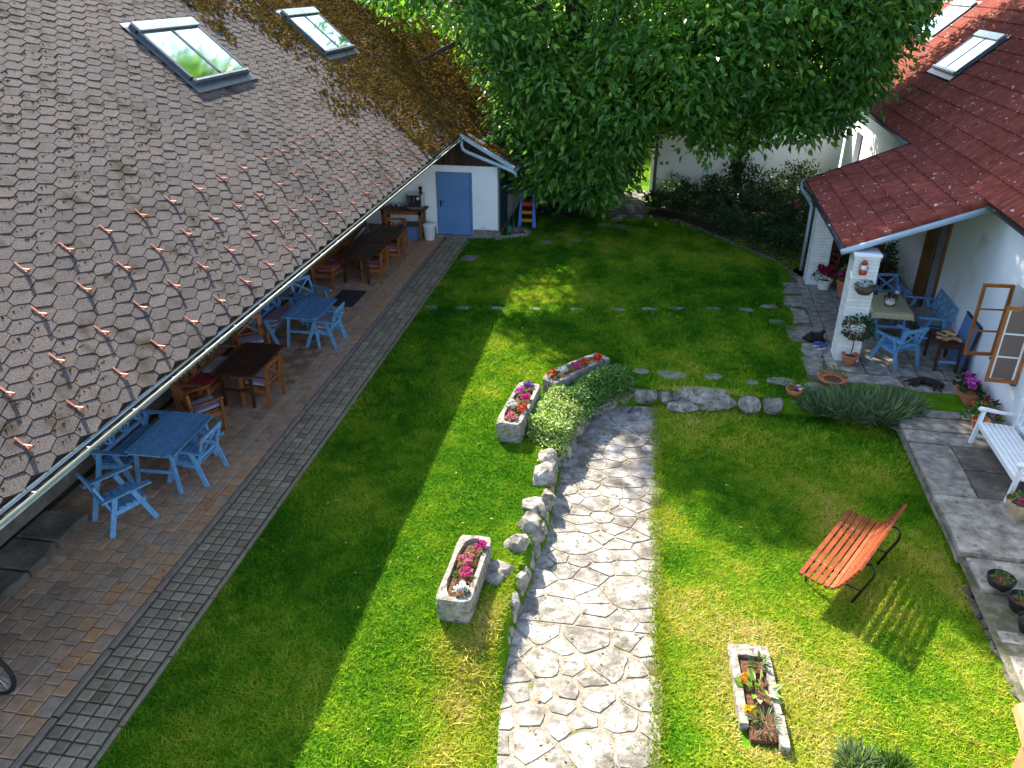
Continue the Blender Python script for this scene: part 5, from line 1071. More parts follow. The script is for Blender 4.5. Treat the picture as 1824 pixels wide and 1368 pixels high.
# ground cover between the troughs
def carpet(name, label, poly_fn, n_, m, ls, cat='groundcover'):
    P = poly_fn(n_); D = rng.normal(size=(len(P), 3)) * [1, 1, .4] + [0.3, -0.2, 0.55]
    o = leaves(name, P, D, rng.uniform(.7, 1.25, len(P)) * ls, rng.uniform(.8, 1.1, len(P)) * ls * 0.6, M[m]); tag(o, label, cat); return o
def cover_pts(n_, lo, hi):
    s = rng.uniform(lo, hi, n_); q = rng.random(n_)                   # s along the arc between the troughs and the wall
    ax = np.interp(s, [0, .35, .6, 1], [-1.62, -1.58, -1.15, -0.1]); ay = np.interp(s, [0, .35, .6, 1], [11.75, 12.8, 13.45, 14.55])
    bx = np.interp(s, [0, .35, .6, 1], [-0.98, -0.80, -0.50, 0.18]); by = np.interp(s, [0, .35, .6, 1], [11.3, 12.35, 13.1, 13.95])
    x = ax + (bx - ax) * q + rng.normal(size=n_) * 0.03; y = ay + (by - ay) * q + rng.normal(size=n_) * 0.03
    hh = 0.36 * np.sin(np.pi * np.clip(q * 0.8 + 0.18, 0, 1)) ** 0.6 * (0.65 + 0.7 * vn(x, y, 3.5, 2)) * sstep(-0.02, 0.1, s) * sstep(1.02, 0.93, s)
    z = hh * rng.uniform(0.45, 1.0, n_) - 0.30 * sstep(0.88, 1.02, q) * rng.random(n_)
    return np.stack([x, y, z + 0.02], 1)
carpet('groundcover', 'pale variegated groundcover spilling over the path wall', lambda n_: cover_pts(n_, 0.0, 0.55), 8500, 'varieg', 0.06)
carpet('groundcover', 'dark green groundcover mound behind the pale one at the head of the path', lambda n_: cover_pts(n_, 0.48, 1.0), 8000, 'cover', 0.06)

# pots and plants by the house
def potted(label, n_, a_, z, r0, r1, h_, m, pl, name='flower_pot'):
    x, y = hw(n_, a_); pot(name, label, (x, y, z), r0, r1, h_, m); return (x, y, z + h_ - 0.05)
q = potted('terracotta pot with white and violet pansies on the lawn step', 2.72, 14.38, -0.17, 0.11, 0.15, 0.28, 'terracotta', None); plant('white and violet pansies in the terracotta pot', q, 0.13, 0.10, 40, 'herb', 0.06, [('f_white', 2, 0.05), ('f_purple', 2, 0.045)], kind='disc')
q = potted('small black pot between terracotta pot and bowl', 2.98, 14.42, -0.17, 0.08, 0.10, 0.2, M['black'], None); plant('pale herb in the small black pot', q, 0.13, 0.2, 60, 'lav', 0.07, [], 'plant', name='potted_herb')
q = potted('wide terracotta bowl with grassy plant behind the lavender', 3.50, 14.95, -0.05, 0.16, 0.27, 0.2, 'terracotta', None); plant('wispy green plant in the wide terracotta bowl', q, 0.24, 0.26, 130, 'herb', 0.09, [], 'plant', name='potted_herb', lw=0.2)
x, y = hw(3.98, 15.98); q = potted('terracotta pot of the standard rose tree in front of the brick column', 3.98, 15.93, 0.025, 0.11, 0.165, 0.22, 'terracotta', None)
st = thing('standard_plant', 'small round standard tree with dark red flowers in front of the brick column', 'potted tree', q); MB().tube([(0, 0, -.02), (0.02, 0.01, 0.25), (0.0, 0, 0.5)], 0.012, 6).build('stem', M['bark'], st)
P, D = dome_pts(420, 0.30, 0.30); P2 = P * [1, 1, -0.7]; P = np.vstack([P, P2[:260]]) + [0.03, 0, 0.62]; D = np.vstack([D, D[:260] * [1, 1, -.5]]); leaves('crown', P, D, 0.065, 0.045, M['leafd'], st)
for k in range(16):
    a = rng.random() * 6.28; head(st, (0.03 + 0.27 * math.cos(a) * rng.random() ** .4, 0.27 * math.sin(a), 0.62 + rng.uniform(-.12, .3)), 0.03, M['f_crimson'], 'ball')
gp = thing('window_box', 'terracotta window box of magenta geraniums standing at the house wall', 'planter', (*hw(5.92, 14.78), 0.0), R(hrot(0)))
mb = MB(); mb.add([(-.08, -.3, 0), (.08, -.3, 0), (.08, .3, 0), (-.08, .3, 0), (-.11, -.33, .2), (.11, -.33, .2), (.11, .33, .2), (-.11, .33, .2)], [(0, 3, 2, 1), (0, 1, 5, 4), (1, 2, 6, 5), (2, 3, 7, 6), (3, 0, 4, 7), (4, 5, 6, 7)]); mb.build('box', M['terracotta'], gp)
for i, (dy, lb) in enumerate(((-.2, 'near'), (.0, 'middle'), (.2, 'far'))): plant('magenta geranium in the ' + lb + ' third of the window box', (*hw(5.92, 14.78 + dy), 0.19), 0.17, 0.24, 70, 'leafd', 0.09, [('f_violet', 3, 0.075)], group='geraniums in the window box', lw=0.9)
q = potted('brown pot of mixed flowers at the arm of the white bench', 5.86, 13.72, -0.06, 0.11, 0.15, 0.2, 'terracotta', None); plant('bushy mixed plant with red flowers beside the white bench', q, 0.30, 0.34, 220, 'herb', 0.09, [('f_red', 4, 0.04), ('f_violet', 2, 0.05)])
plant('dark leafy plant with crimson flowers between window box and white bench', (*hw(6.05, 14.1), -0.04), 0.24, 0.42, 160, 'leafd', 0.09, [('f_crimson', 3, 0.05)])
q = potted('cream pot with green plant at the near end of the white bench', 5.62, 11.05, -0.07, 0.13, 0.19, 0.27, mat('cream_glaze', [(0.36, 0.27, 0.15), (0.52, 0.42, 0.27)], 5, 0.6), None); plant('green plant with a pink flower in the cream pot', q, 0.17, 0.16, 80, 'herb', 0.08, [('f_pink', 1, 0.05)])
q = potted('red-brown pot beside the cream pot', 5.88, 10.72, -0.07, 0.12, 0.16, 0.14, 'terracotta', None); plant('leafy plant in the red-brown pot', q, 0.16, 0.2, 60, 'herb', 0.09, [], 'plant', name='potted_herb')
for i, (n_, a_, lb) in enumerate(((4.88, 9.42, 'farthest of the four along the slabs'), (5.02, 9.03, 'second of the four along the slabs'), (5.0, 8.62, 'third of the four along the slabs'), (5.05, 8.2, 'nearest of the four along the slabs'))):
    t = pot('grow_pot', 'dark round pot, ' + lb, (*hw(n_, a_), -0.19), 0.13, 0.18, 0.17, 'black', False); t['group'] = 'dark pots along the slabs'
    plant('low green plant in the dark pot ' + lb, (*hw(n_ + .02, a_), -0.09), 0.12, 0.12, 60, 'herb', 0.06, [('f_purple', 1, 0.03)] if i == 2 else [], 'plant', 'plants in the dark pots', 'potted_herb')
# far porch pots
q = potted('pale pot of crimson hydrangea at the far porch column', 4.12, 20.55, 0.025, 0.14, 0.19, 0.26, 'enamel', None); plant('crimson hydrangea heads at the far porch column', q, 0.30, 0.34, 120, 'leafd', 0.1, [('f_crimson', 14, 0.085)], 'flower')
plant('magenta petunias hanging beside the crimson hydrangea', (*hw(4.55, 20.1), 0.42), 0.30, 0.2, 100, 'herb', 0.07, [('f_pink', 18, 0.06)], 'flower', kind='disc')
ph = pot('flower_pot', 'brown pot under the magenta petunias', (*hw(4.55, 20.1), 0.025), 0.15, 0.22, 0.42, 'terracotta')
plant('white-flowered trailing plant between the two porch columns', (*hw(4.7, 20.5), 0.45), 0.26, 0.3, 110, 'varieg', 0.06, [], 'plant', name='leafy_plant'); pot('flower_pot', 'dark pot under the white-flowered trailing plant', (*hw(4.7, 20.5), 0.025), 0.13, 0.2, 0.44, 'black')
# hanging basket and lantern on the near column
hb = thing('wall_basket', 'round wicker half-basket hung on the near porch column', 'basket', (*hw(3.98, 16.0), 1.55), R(hrot(0))); MB().lathe([(0.02, 0), (0.12, 0.03), (0.19, 0.12), (0.21, 0.2), (0.19, 0.2), (0.1, 0.1)], (0, -0.05, 0), 18).build('bowl', mat('wicker', [(0.05, 0.035, 0.03), (0.13, 0.095, 0.08)], 40, 0.9, 0.3, 60), hb, True)
plant('green plant with white flowers in the wall basket', (*hw(3.98, 15.95), 1.68), 0.17, 0.17, 90, 'herb', 0.06, [('f_white', 5, 0.04)], kind='disc')
ln = thing('lantern', 'red hurricane lantern hanging on the near porch column', 'lantern', (*hw(3.88, 16.0), 1.98), R(hrot(0))); M['lred'] = solid('lantern_red', (0.36, 0.035, 0.02), 0.35)
MB().lathe([(0.075, 0), (0.08, 0.05), (0.05, 0.08)], (0, -0.05, 0), 14).build('tank', M['lred'], ln, True); MB().lathe([(0.035, 0.08), (0.055, 0.13), (0.04, 0.19)], (0, -0.05, 0), 14).build('globe', M['enamel'], ln, True); MB().lathe([(0.045, 0.19), (0.055, 0.21), (0.035, 0.25), (0.04, 0.28), (0.01, 0.29)], (0, -0.05, 0), 14).build('chimney', M['lred'], ln, True)
for s in (-1, 1): MB().tube([(s * 0.07, -0.05, 0.04), (s * 0.085, -0.05, 0.14), (s * 0.05, -0.05, 0.25)], 0.008, 6).build('side_tube', M['lred'], ln)
# things on the porch table
tp = thing('glazed_pot', 'white glazed pot on the checked tablecloth', 'pot', (*hw(4.98, 17.62), 0.764)); MB().lathe([(0.10, 0), (0.11, 0.01), (0.10, 0.012)], n=20).build('saucer', M['darkwood'], tp); MB().lathe([(0.07, 0.012), (0.095, 0.05), (0.095, 0.1), (0.08, 0.13), (0.075, 0.13), (0.07, 0.1)], n=20).build('body', M['enamel'], tp, True)
plant('bushy green plant in the white glazed pot', (*hw(4.98, 17.62), 0.87), 0.12, 0.18, 120, 'leafd', 0.06, [('f_rose', 1, 0.02)], 'plant', name='potted_herb')
bt_ = thing('water_bottle', 'blue plastic water bottle on the porch table', 'bottle', (*hw(5.25, 18.2), 0.764)); MB().lathe([(0.04, 0), (0.042, 0.02), (0.042, 0.19), (0.018, 0.26), (0.016, 0.28)], n=14).build('body', glass_mat('blue_bottle', (0.03, 0.12, 0.45), 0.0, 0.15), bt_, True); MB().lathe([(0.0425, 0.08), (0.0435, 0.085), (0.0435, 0.15), (0.0425, 0.155)], n=14).build('label', M['enamel'], bt_); MB().lathe([(0.018, 0.28), (0.018, 0.3)], n=12).build('cap', M['bluepaint'], bt_)
tag(MB().box((0, 0, 0.03), (0.26, 0.12, 0.06)).build('book_box', M['darkwood'], None, loc=(*hw(4.72, 18.28), 0.764), rotz=R(8)), 'small dark box at the far end of the porch table', 'box')
# clutter at the far end of the porch
sh_ = thing('plant_stand', 'weathered wooden plant stand in the far corner of the porch', 'stand', (*hw(5.35, 20.9), 0.025), R(hrot(15)))
MB().box((0, 0, 0.72), (0.7, 0.45, 0.04)).build('top', M['darkwood'], sh_)
for s in (-1, 1):
    for q_ in (-1, 1): MB().box((s * .3, q_ * .18, 0.35), (0.05, 0.05, 0.7)).build('leg', M['darkwood'], sh_)
pot('flower_pot', 'pinkish bowl on the porch plant stand', (*hw(5.35, 20.85), 0.765), 0.12, 0.18, 0.15, 'pale'); plant('dark red-leaved plant in the bowl on the plant stand', (*hw(5.35, 20.85), 0.88), 0.26, 0.26, 120, 'leafd', 0.09, [('f_crimson', 6, 0.04)], 'plant', name='leafy_plant')
for i, (n_, a_, r_, h_, lb) in enumerate(((4.65, 21.4, .42, 1.3, 'tall dark leafy shrub behind the near column'), (5.2, 21.9, .5, 1.6, 'tall dark climbing shrub at the back of the porch'), (5.75, 21.6, .3, 1.2, 'dark climber by the porch wall'), (4.9, 20.3, .3, .7, 'low dark pot plant beside the plant stand'))):
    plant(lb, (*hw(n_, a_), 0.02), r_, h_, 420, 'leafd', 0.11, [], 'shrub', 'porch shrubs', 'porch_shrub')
pot('shoe_box', 'grey crate of jars on the floor behind the porch table', (*hw(4.9, 19.6), 0.025), 0.16, 0.18, 0.3, M['greycloth'], cat='crate')
fc = thing('folding_chair', 'dark red folded chair leaning beside the far porch column', 'chair', (*hw(4.3, 21.3), 0.02), R(hrot(20)))
for s in (-1, 1): MB().bar((0, s * .2, 0), (0.2, s * .2, 0.95), 0.04, 0.03, up=(1, 0, 0)).build('frame_bar', M['lred'], fc)
for k in range(5): MB().bar((0.05 + k * .03, -.2, 0.25 + k * 0.14), (0.05 + k * .03, .2, 0.25 + k * 0.14), 0.02, 0.06).build('slat', M['lred'], fc)

# lavender and bed shrubs
def tuft(name, label, loc, rx, ry, h_, n_, m, cat, ls=0.3, seed=0):
    t = thing(name, label, cat, loc); a = rng.random(n_) * 6.283; u = np.sqrt(rng.random(n_)); P = np.stack([rx * u * np.cos(a) * .75, ry * u * np.sin(a) * .75, rng.random(n_) * h_ * .35], 1)
    D = np.stack([np.cos(a) * u * .9, np.sin(a) * u * .9, np.full(n_, 1.0)], 1) + rng.normal(size=(n_, 3)) * .26; leaves('stems', P, D, rng.uniform(.45, 1.1, n_) * h_ * (1 + .5 * (vn(P[:, 0], P[:, 1], 7, 3) - .5)), 0.014, M[m], t); return t
for i, (n_, a_, r_, h_) in enumerate(((3.25, 14.2, .38, .36), (3.75, 14.12, .46, .42), (4.3, 14.1, .46, .42), (4.65, 14.3, .36, .38))):
    tuft('lavender', ['lavender clump next to the terracotta pot', 'lavender clump second from the terracotta pot', 'large lavender clump second from the slabs', 'lavender clump beside the concrete slabs'][i], (*hw(n_, a_), ZL + .06), r_, r_ * .8, h_ * 1.15, 1300, 'lav', 'lavender')['group'] = 'lavender clumps'
tuft('lavender', 'greyish dry lavender at the bottom edge of the lawn', (2.75, 6.12, ZL), .24, .2, .22, 500, 'lav', 'lavender'); tuft('lavender', 'green herb clump right of the dry lavender at the bottom edge', (3.12, 6.1, ZL), .2, .18, .2, 380, 'herb', 'herb')
def bush(name, label, loc, rx, ry, h_, n_, m, ls, cat='shrub', group=None, parts=True, lumps=7):
    t = thing(name, label, cat, loc, 0, group); Ps, Ds = [], []
    for k in range(lumps):
        c = np.array([rng.uniform(-.55, .55) * rx, rng.uniform(-.55, .55) * ry, rng.uniform(.35, .75) * h_]); s = np.array([rx, ry, h_ * .6]) * rng.uniform(.38, .62); q = int(n_ / lumps)
        d = unit(rng.normal(size=(q, 3))); Ps.append(c + d * s * rng.uniform(.6, 1.0, (q, 1))); Ds.append(d + [0, 0, .25] + rng.normal(size=(q, 3)) * .5)
    P = np.vstack(Ps); D = np.vstack(Ds); k_ = P[:, 2] > 0.02; P, D = P[k_], D[k_]; leaves('foliage', P, D, rng.uniform(.7, 1.2, len(P)) * ls, rng.uniform(.45, .65, len(P)) * ls, M[m], t)
    st_ = MB()
    for k in range(4): st_.tube([(0.04 * k - .06, 0, 0), (rng.uniform(-.4, .4) * rx, rng.uniform(-.4, .4) * ry, h_ * .7)], [0.02, 0.006], 5)
    st_.build('stems', M['bark'], t); return t
bd = MB(); bed = [(0.27, 26.75), (1.38, 26.2), (2.86, 24.2), (4.11, 22.3), (4.4, 21.2), (7.2, 21.5), (7.3, 32.0), (0.75, 30.15)]
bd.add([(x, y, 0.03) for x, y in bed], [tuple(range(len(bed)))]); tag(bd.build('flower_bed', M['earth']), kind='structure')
BS = [(.75, 27.6, .55, .6, .7), (1.5, 27.2, .6, .55, .75), (2.3, 26.3, .65, .6, .8), (2.95, 25.3, .6, .6, .75), (3.6, 24.3, .6, .6, .75), (4.2, 23.3, .6, .6, .75), (4.9, 22.6, .6, .5, .8), (1.4, 29.0, .7, .6, .9), (2.6, 28.6, .75, .7, 1.1), (3.6, 29.3, .8, .7, 1.5), (4.6, 28.7, .8, .8, 1.4), (5.6, 29.8, .8, .8, 1.4), (3.6, 27.0, .75, .75, 1.0), (4.7, 26.6, .8, .8, 1.1), (5.7, 27.2, .8, .9, 1.4), (4.6, 25.0, .75, .7, 1.0), (5.6, 25.0, .8, .8, 1.3), (5.5, 23.6, .7, .7, 1.1), (6.5, 28.5, .7, .8, 1.5), (3.45, 29.6, .3, .3, 2.0)]
BL = ['at the gate corner of the bed', 'second along the bed edge from the gate', 'third along the bed edge from the gate', 'in the middle of the bed edge', 'along the bed edge before the porch end', 'second from the porch along the bed edge', 'beside the far porch column', 'against the garden wall next to the gate', 'behind the bed edge near the gate', 'tallest, against the white wall', 'in front of the white wall, right of the tallest', 'against the white wall near the house', 'in the centre of the bed', 'right of the centre of the bed', 'rear right of the bed', 'with few magenta flowers, right in the bed', 'behind the porch roof edge', 'close behind the far porch column', 'in the corner of garden wall and house', 'thin upright one against the white wall']
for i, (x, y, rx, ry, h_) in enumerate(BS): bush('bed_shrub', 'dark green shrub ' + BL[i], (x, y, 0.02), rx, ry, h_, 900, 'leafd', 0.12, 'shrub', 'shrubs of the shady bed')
plant('magenta flowers among the dark bed shrubs beside the porch', (4.75, 25.3, 0.75), 0.24, 0.3, 60, 'leafd', 0.09, [('f_rose', 6, 0.07)])
bde = bpy.data.objects['flower_bed']
for k in range(30):
    t = k / 29; px = float(np.interp(t, [0, .18, .5, .85, 1], [p_[0] for p_ in bed[:5]])); py = float(np.interp(t, [0, .18, .5, .85, 1], [p_[1] for p_ in bed[:5]]))
    stone('edging_stone', (px, py, 0.02), (.13, .06, .07), random.uniform(-60, 0), 700 + k, parent=bde, m='slate')
# hostas by the trunk
for i, (x, y, r_) in enumerate(((-2.95, 26.0, .5), (-2.3, 25.75, .5), (-2.0, 26.2, .42))):
    t = thing('hosta', ['hosta with broad blue-green leaves beside the toy slide', 'hosta with broad leaves in front of the walnut trunk', 'hosta right of the walnut trunk'][i], 'plant', (x, y, 0.0), 0, 'hostas at the walnut trunk'); n_ = 42
    a = rng.random(n_) * 6.283; el = rng.uniform(.25, 1.1, n_); D = np.stack([np.cos(a) * np.cos(el), np.sin(a) * np.cos(el), np.sin(el) * .6 + .1], 1); leaves('leaf_rosette', D * r_ * .5 + [0, 0, .12], D, 0.34, 0.26, M['hosta'], t, fold=0.08)

# ---------------------------------------------------------------- walnut tree
tree = thing('walnut_tree', 'great walnut tree with drooping leafy boughs filling the far end of the courtyard', 'tree', (-2.35, 26.9, 0.0))
TO = np.array([-2.35, 26.9, 0.0]); CC = np.array([-0.6, 26.2, 9.6]); CR = np.array([8.4, 7.4, 8.4])
LBX = [-13, -10.3, -7.9, -6, -4.9, -4.3, -3.5, -2.4, -1.5, -.65, -.1, .7, 1.3, 1.9, 2.5, 3.5, 4.3, 5.1, 5.6, 6.25, 6.9, 7.6, 8.4, 12]
LBZ = [6.9, 6.3, 6.1, 5.6, 4.7, 3.0, 1.35, 1.15, 1.0, 1.35, 2.5, 3.5, 2.9, 2.4, 2.3, 2.7, 2.95, 3.1, 3.7, 4.5, 5.2, 5.9, 7, 8]
def low_bound(P):
    f = P[:, 1] / 24.5; return CAM_H - (CAM_H - np.interp(P[:, 0] / f, LBX, LBZ)) * f
tb = MB(); tb.tube([(0, 0, -.1), (0.02, 0, .5), (-.05, .05, 1.6), (0.05, 0, 3.0), (0.1, -.1, 4.6)], [.52, .40, .36, .36, .30], 12); limbs = []
for k in range(13):
    a = k * 2.4 + 0.5; b0 = Vector((0.06, 0, 2.6 + (k % 5) * 0.55)); R_ = 4.2 + (k % 3) * 1.5; e = Vector((math.cos(a) * R_, math.sin(a) * R_ * .85, 5.0 + (k % 4) * 2.2)); m1 = b0.lerp(e, .5) + Vector((0, 0, 1.1)); limbs.append((b0, m1, e)); tb.tube([b0, b0.lerp(m1, .5) + Vector((0, 0, .15)), m1, m1.lerp(e, .6), e], [.2, .16, .12, .07, .03], 7)
tb.tube([(0.1, -.1, 4.4), (0.5, -.3, 8), (0.8, -.6, 12.5)], [.28, .17, .05], 8)
tb.build('trunk', M['bark'], tree, True)
nC = 5200; d = unit(rng.normal(size=(nC * 3, 3))); u = rng.uniform(0.40, 1.0, (nC * 3, 1)) ** 0.6; Q = CC + d * CR * u
Q[:, 2] += (vn(Q[:, 0], Q[:, 1], .5, 12) - .5) * 1.4
Q = Q[(Q[:, 1] > 21.6 + 1.6 * (vn(Q[:, 0], Q[:, 2], .45, 13) - .5)) & (vn(Q[:, 0] + Q[:, 1] * .6, Q[:, 2] + Q[:, 1] * .4, .75, 16) > .26)]
def ragged(P): return low_bound(P) + 1.15 * (vn(P[:, 0], P[:, 1], 1.1, 17) - .32) + .5 * vn(P[:, 0], P[:, 1], 3.1, 18)
Q = Q[Q[:, 2] > ragged(Q) + .2][:nC]
# curtains of hanging sprays along the lower rim
xs = np.concatenate([rng.uniform(-8.5, 7.6, 1700), rng.uniform(-4.0, -.5, 520)]); nh = len(xs); ys = rng.uniform(22.8, 27.0, nh); H_ = np.stack([xs * ys / 24.5, ys, np.zeros(nh)], 1); H_[:, 2] = ragged(H_) + 0.12 + rng.random(nh) ** 1.5 * 3.4
H_ = H_[(vn(H_[:, 0], H_[:, 2], 1.1, 14) > 0.27)]
zz = rng.uniform(11.0, 16.3, 1800); gx_ = rng.uniform(.7, 5.2, 1800); gy_ = rng.uniform(13.9, 16.0, 1800) - gx_; T_ = np.stack([gx_ - .675 * zz, gy_ + .92 * zz, zz], 1)
T_ = T_[(((T_ - CC) / (CR * 1.02)) ** 2).sum(1) < 1][:900]      # leafy top that shades the lower lawn
T2 = np.stack([rng.uniform(2.5, 9.0, 3000), rng.uniform(22.5, 32, 3000), rng.uniform(8.6, 14.5, 3000)], 1); T2 = T2[(((T2 - CC - [.8, .4, 0]) / (CR * 1.08)) ** 2).sum(1) < 1][:1100]      # unseen crown leaves added to shade the farmhouse roof
Q = np.vstack([Q, H_, T_, T2])
gX, gY = Q[:, 0] + .675 * Q[:, 2], Q[:, 1] - .92 * Q[:, 2]; thin = (gX > -3.7) & (gX < -0.9) & (gY > 13.5) & (gY < 21.6) & (vn(gX, gY, .9, 50) > .22)  # gaps sculpted in the crown to let sun onto the lawn strip
bench_ = (np.abs(gX - 3.4) < 1.3) & (gY > 7.0) & (gY < 10.4)  # leaf clusters left out so sun reaches the park bench
sk1 = (Q[:, 0] < -7.7) & (Q[:, 2] > 7.0); Q = Q[(~(thin | bench_) | (rng.random(len(Q)) < .03)) & (~sk1 | (rng.random(len(Q)) < .25))]  # left crown thinned so the skylight panes mirror sky
nL = 24; cr = rng.random(len(Q)) ** 1.3
rel = rng.normal(size=(len(Q), nL, 3)) * [.30, .30, .20]; P = (Q[:, None] + rel).reshape(-1, 3)
D = unit(rel.reshape(-1, 3)) * [1, 1, .6] + rng.normal(size=P.shape) * .45 + [0, -.1, -.55]
ti = np.clip(np.repeat(cr, nL) * .62 + rng.random(len(P)) * .36 + (P[:, 2] - 6) * .01, 0, 1)
k_ = (P[:, 2] > .7) & ~((P[:, 0] / P[:, 1] > .285 + .03 * vn(P[:, 2], P[:, 1], 1.2, 15)) & (P[:, 2] < 8.5)); P, D, ti = P[k_], D[k_], ti[k_]
leaves('crown', P - TO, D, rng.uniform(.17, .34, len(P)), rng.uniform(.09, .155, len(P)), M['leaf'], tree, ti)
tw = MB()
for k in range(260):
    q = Q[rng.integers(len(Q))] - TO; b0, m1, e = limbs[rng.integers(len(limbs))]; s = m1.lerp(e, rng.random())
    if (Vector(q) - s).length < 4: tw.tube([s, s.lerp(Vector(q), .5) + Vector((0, 0, .3)), Vector(q)], [.03, .02, .008], 5)
tw.build('twigs', M['bark'], tree)

# ---------------------------------------------------------------- beyond the wall
def far_tree(label, loc, r_, h_, n_, m='leafb', ls=.3, cat='tree'):
    t = thing('leafy_tree', label, cat, loc, 0, 'sunlit trees beyond the garden wall'); MB().tube([(0, 0, -.1), (0, 0, h_ * .5)], [.2, .12], 8).build('trunk', M['bark'], t); Ps, Ds = [], []
    for k in range(14):
        c = np.array([rng.uniform(-.6, .6) * r_, rng.uniform(-.6, .6) * r_, h_ * rng.uniform(.25, .85)]); s = rng.uniform(.3, .5) * r_; q = n_ // 14; d = unit(rng.normal(size=(q, 3))); Ps.append(c + d * s * rng.uniform(.6, 1, (q, 1))); Ds.append(d + rng.normal(size=(q, 3)) * .5)
    P = np.vstack(Ps); P[:, 2] = np.maximum(P[:, 2], .1); leaves('crown', P, np.vstack(Ds), rng.uniform(.7, 1.2, len(P)) * ls, rng.uniform(.5, .7, len(P)) * ls, M[m], t)
for (lb_, x, y, r_, h_) in (('sunlit bush seen through the gateway', -.6, 38.5, 2.2, 3.2), ('bright bush beyond the barn roof verge', -7.5, 38, 3.0, 4.5), ('bright tree behind the mossy roof end', -11.5, 44, 4.5, 7), ('sunlit bush over the garden wall near the house', 7.2, 39.5, 2.2, 2.9), ('bright tree behind the walnut crown', 1.5, 46, 4.5, 7), ('bright bush behind the walnut crown, right', 12.0, 44.5, 3.2, 4.2), ('bright tree left of the pink-roofed house', -19, 55, 5, 8), ('sunlit bush left beyond the garden wall', -3.6, 41, 2.5, 4)):
    far_tree(lb_, (x, y, -.06), r_, h_, 2600)
for (lb_, x, y, w_, d_, h_, rh, m_, rot) in (('neighbouring house with faded pink roof behind the trees', -16.5, 66, 12, 9, 3.4, 3.6, mat('faded_pink_roof', [(0.34, 0.17, 0.14), (0.46, 0.25, 0.21)], 3, .9), 8), ('neighbouring building with beige tiled roof behind the farmhouse', 21.5, 62, 14, 9, 3.0, 3.6, mat('beige_roof', [(0.30, 0.27, 0.22), (0.42, 0.38, 0.32)], 2, .9), -8)):
    t = thing('neighbour_house', lb_, 'house', (x, y, -.06), R(rot)); MB().box((0, 0, h_ / 2), (w_, d_, h_)).build('wall', M['plaster2'], t); rf_ = MB()
    rf_.add([(-w_ / 2 - .3, -d_ / 2 - .4, h_ - .15), (w_ / 2 + .3, -d_ / 2 - .4, h_ - .15), (w_ / 2 + .3, 0, h_ + rh), (-w_ / 2 - .3, 0, h_ + rh), (-w_ / 2 - .3, d_ / 2 + .4, h_ - .15), (w_ / 2 + .3, d_ / 2 + .4, h_ - .15)], [(0, 1, 2, 3), (3, 2, 5, 4), (0, 3, 4), (1, 5, 2)]); r_ = rf_.build('roof', m_, t)
    ang = math.atan2(rh + .15, d_ / 2 + .4); tm_ = MB().box((0, 0, .02), (.96, .012, .03))
    for k in range(14):
        q = k / 14; MB().box((0, -d_ / 2 - .4 + (d_ / 2 + .4) * q, h_ - .15 + (rh + .15) * q + .012), (w_ + .6, .10, .03), Matrix.Rotation(ang, 3, 'X')).build('tile_course', m_, r_)
    for k in range(3): MB().box((-w_ / 3 + k * w_ / 3, -d_ / 2 - .01, 1.7), (1.1, .05, 1.3)).build('window', M['darkzinc'], t)
# ---------------------------------------------------------------- annex corner: slide, watering can, hose, pebbles
sl = thing('toy_slide', 'toy slide with blue side rails and red and yellow steps under the tree', 'slide', (-3.53, 24.8, 0.0), R(4))
M['toyblue'] = solid('toy_blue', (0.03, 0.14, 0.62), 0.4); M['toyred'] = solid('toy_red', (0.45, 0.03, 0.03), 0.4); M['toyyellow'] = solid('toy_yellow', (0.50, 0.22, 0.02), 0.4)
for s in (-1, 1):
    mb = MB(); mb.add([(s * .24 - .06, -.05, 0), (s * .24 + .06, -.05, 0), (s * .24 + .06, .06, 0), (s * .24 - .06, .06, 0), (s * .19 - .018, .28, 1.15), (s * .19 + .018, .28, 1.15), (s * .19 + .018, .36, 1.15), (s * .19 - .018, .36, 1.15)], [(0, 3, 2, 1), (0, 1, 5, 4), (1, 2, 6, 5), (2, 3, 7, 6), (3, 0, 4, 7), (4, 5, 6, 7)]); mb.build('side_rail', M['toyblue'], sl)
    MB().bar((s * .2, .4, .72), (s * .2, 1.6, .08), .03, .12).build('chute_side', M['toyblue'], sl)
for k, (m_, z_) in enumerate((('toyyellow', .22), ('toyyellow', .46), ('toyred', .72))): MB().box((0, .05 + z_ * .28, z_), (.38, .14, .09 if k < 2 else .14)).build('step', M[m_], sl)
MB().bar((0, .36, .68), (0, 1.6, .05), .38, .02).build('chute', M['toyred'], sl)
wc = thing('watering_can', 'green watering can beside the annex wall', 'watering can', (-3.98, 24.1, 0.0), R(60)); M['cangreen'] = solid('can_green', (0.03, 0.13, 0.09), 0.45)
MB().lathe([(.10, 0), (.105, .02), (.10, .2), (.07, .25)], n=16).build('body', M['cangreen'], wc, True); MB().tube([(.09, 0, .06), (.2, 0, .2), (.27, 0, .36)], [.022, .016, .014], 8).build('spout', M['cangreen'], wc, True); MB().tube([(-.08, 0, .22), (-.06, 0, .36), (.05, 0, .38), (.08, 0, .25)], .011, 7).build('handle', M['cangreen'], wc, True)
hr = thing('hose_reel', 'green garden hose wound on a wall reel at the annex side', 'hose reel', (-4.06, 24.9, 1.25)); rs = MB()
for k in range(7): rs.tube([(-.10 + k * .03, .19 * math.cos(t), .19 * math.sin(t)) for t in [2 * math.pi * q / 18 for q in range(18)]], .017, 6, closed=True)
rs.build('hose', solid('hose_green', (0.02, 0.09, 0.05), .5), hr, True); MB().tube([(-.13, 0, 0), (.12, 0, 0)], .06, 10).build('drum', M['black'], hr); MB().bar((-.14, 0, .3), (.14, 0, .3), .04, .03).build('bracket', M['blackmetal'], hr); MB().tube([(0.1, .02, -.2), (.1, .03, -.8), (.05, 0, -1.2)], .012, 6).build('hose_tail', M['cangreen'], hr)
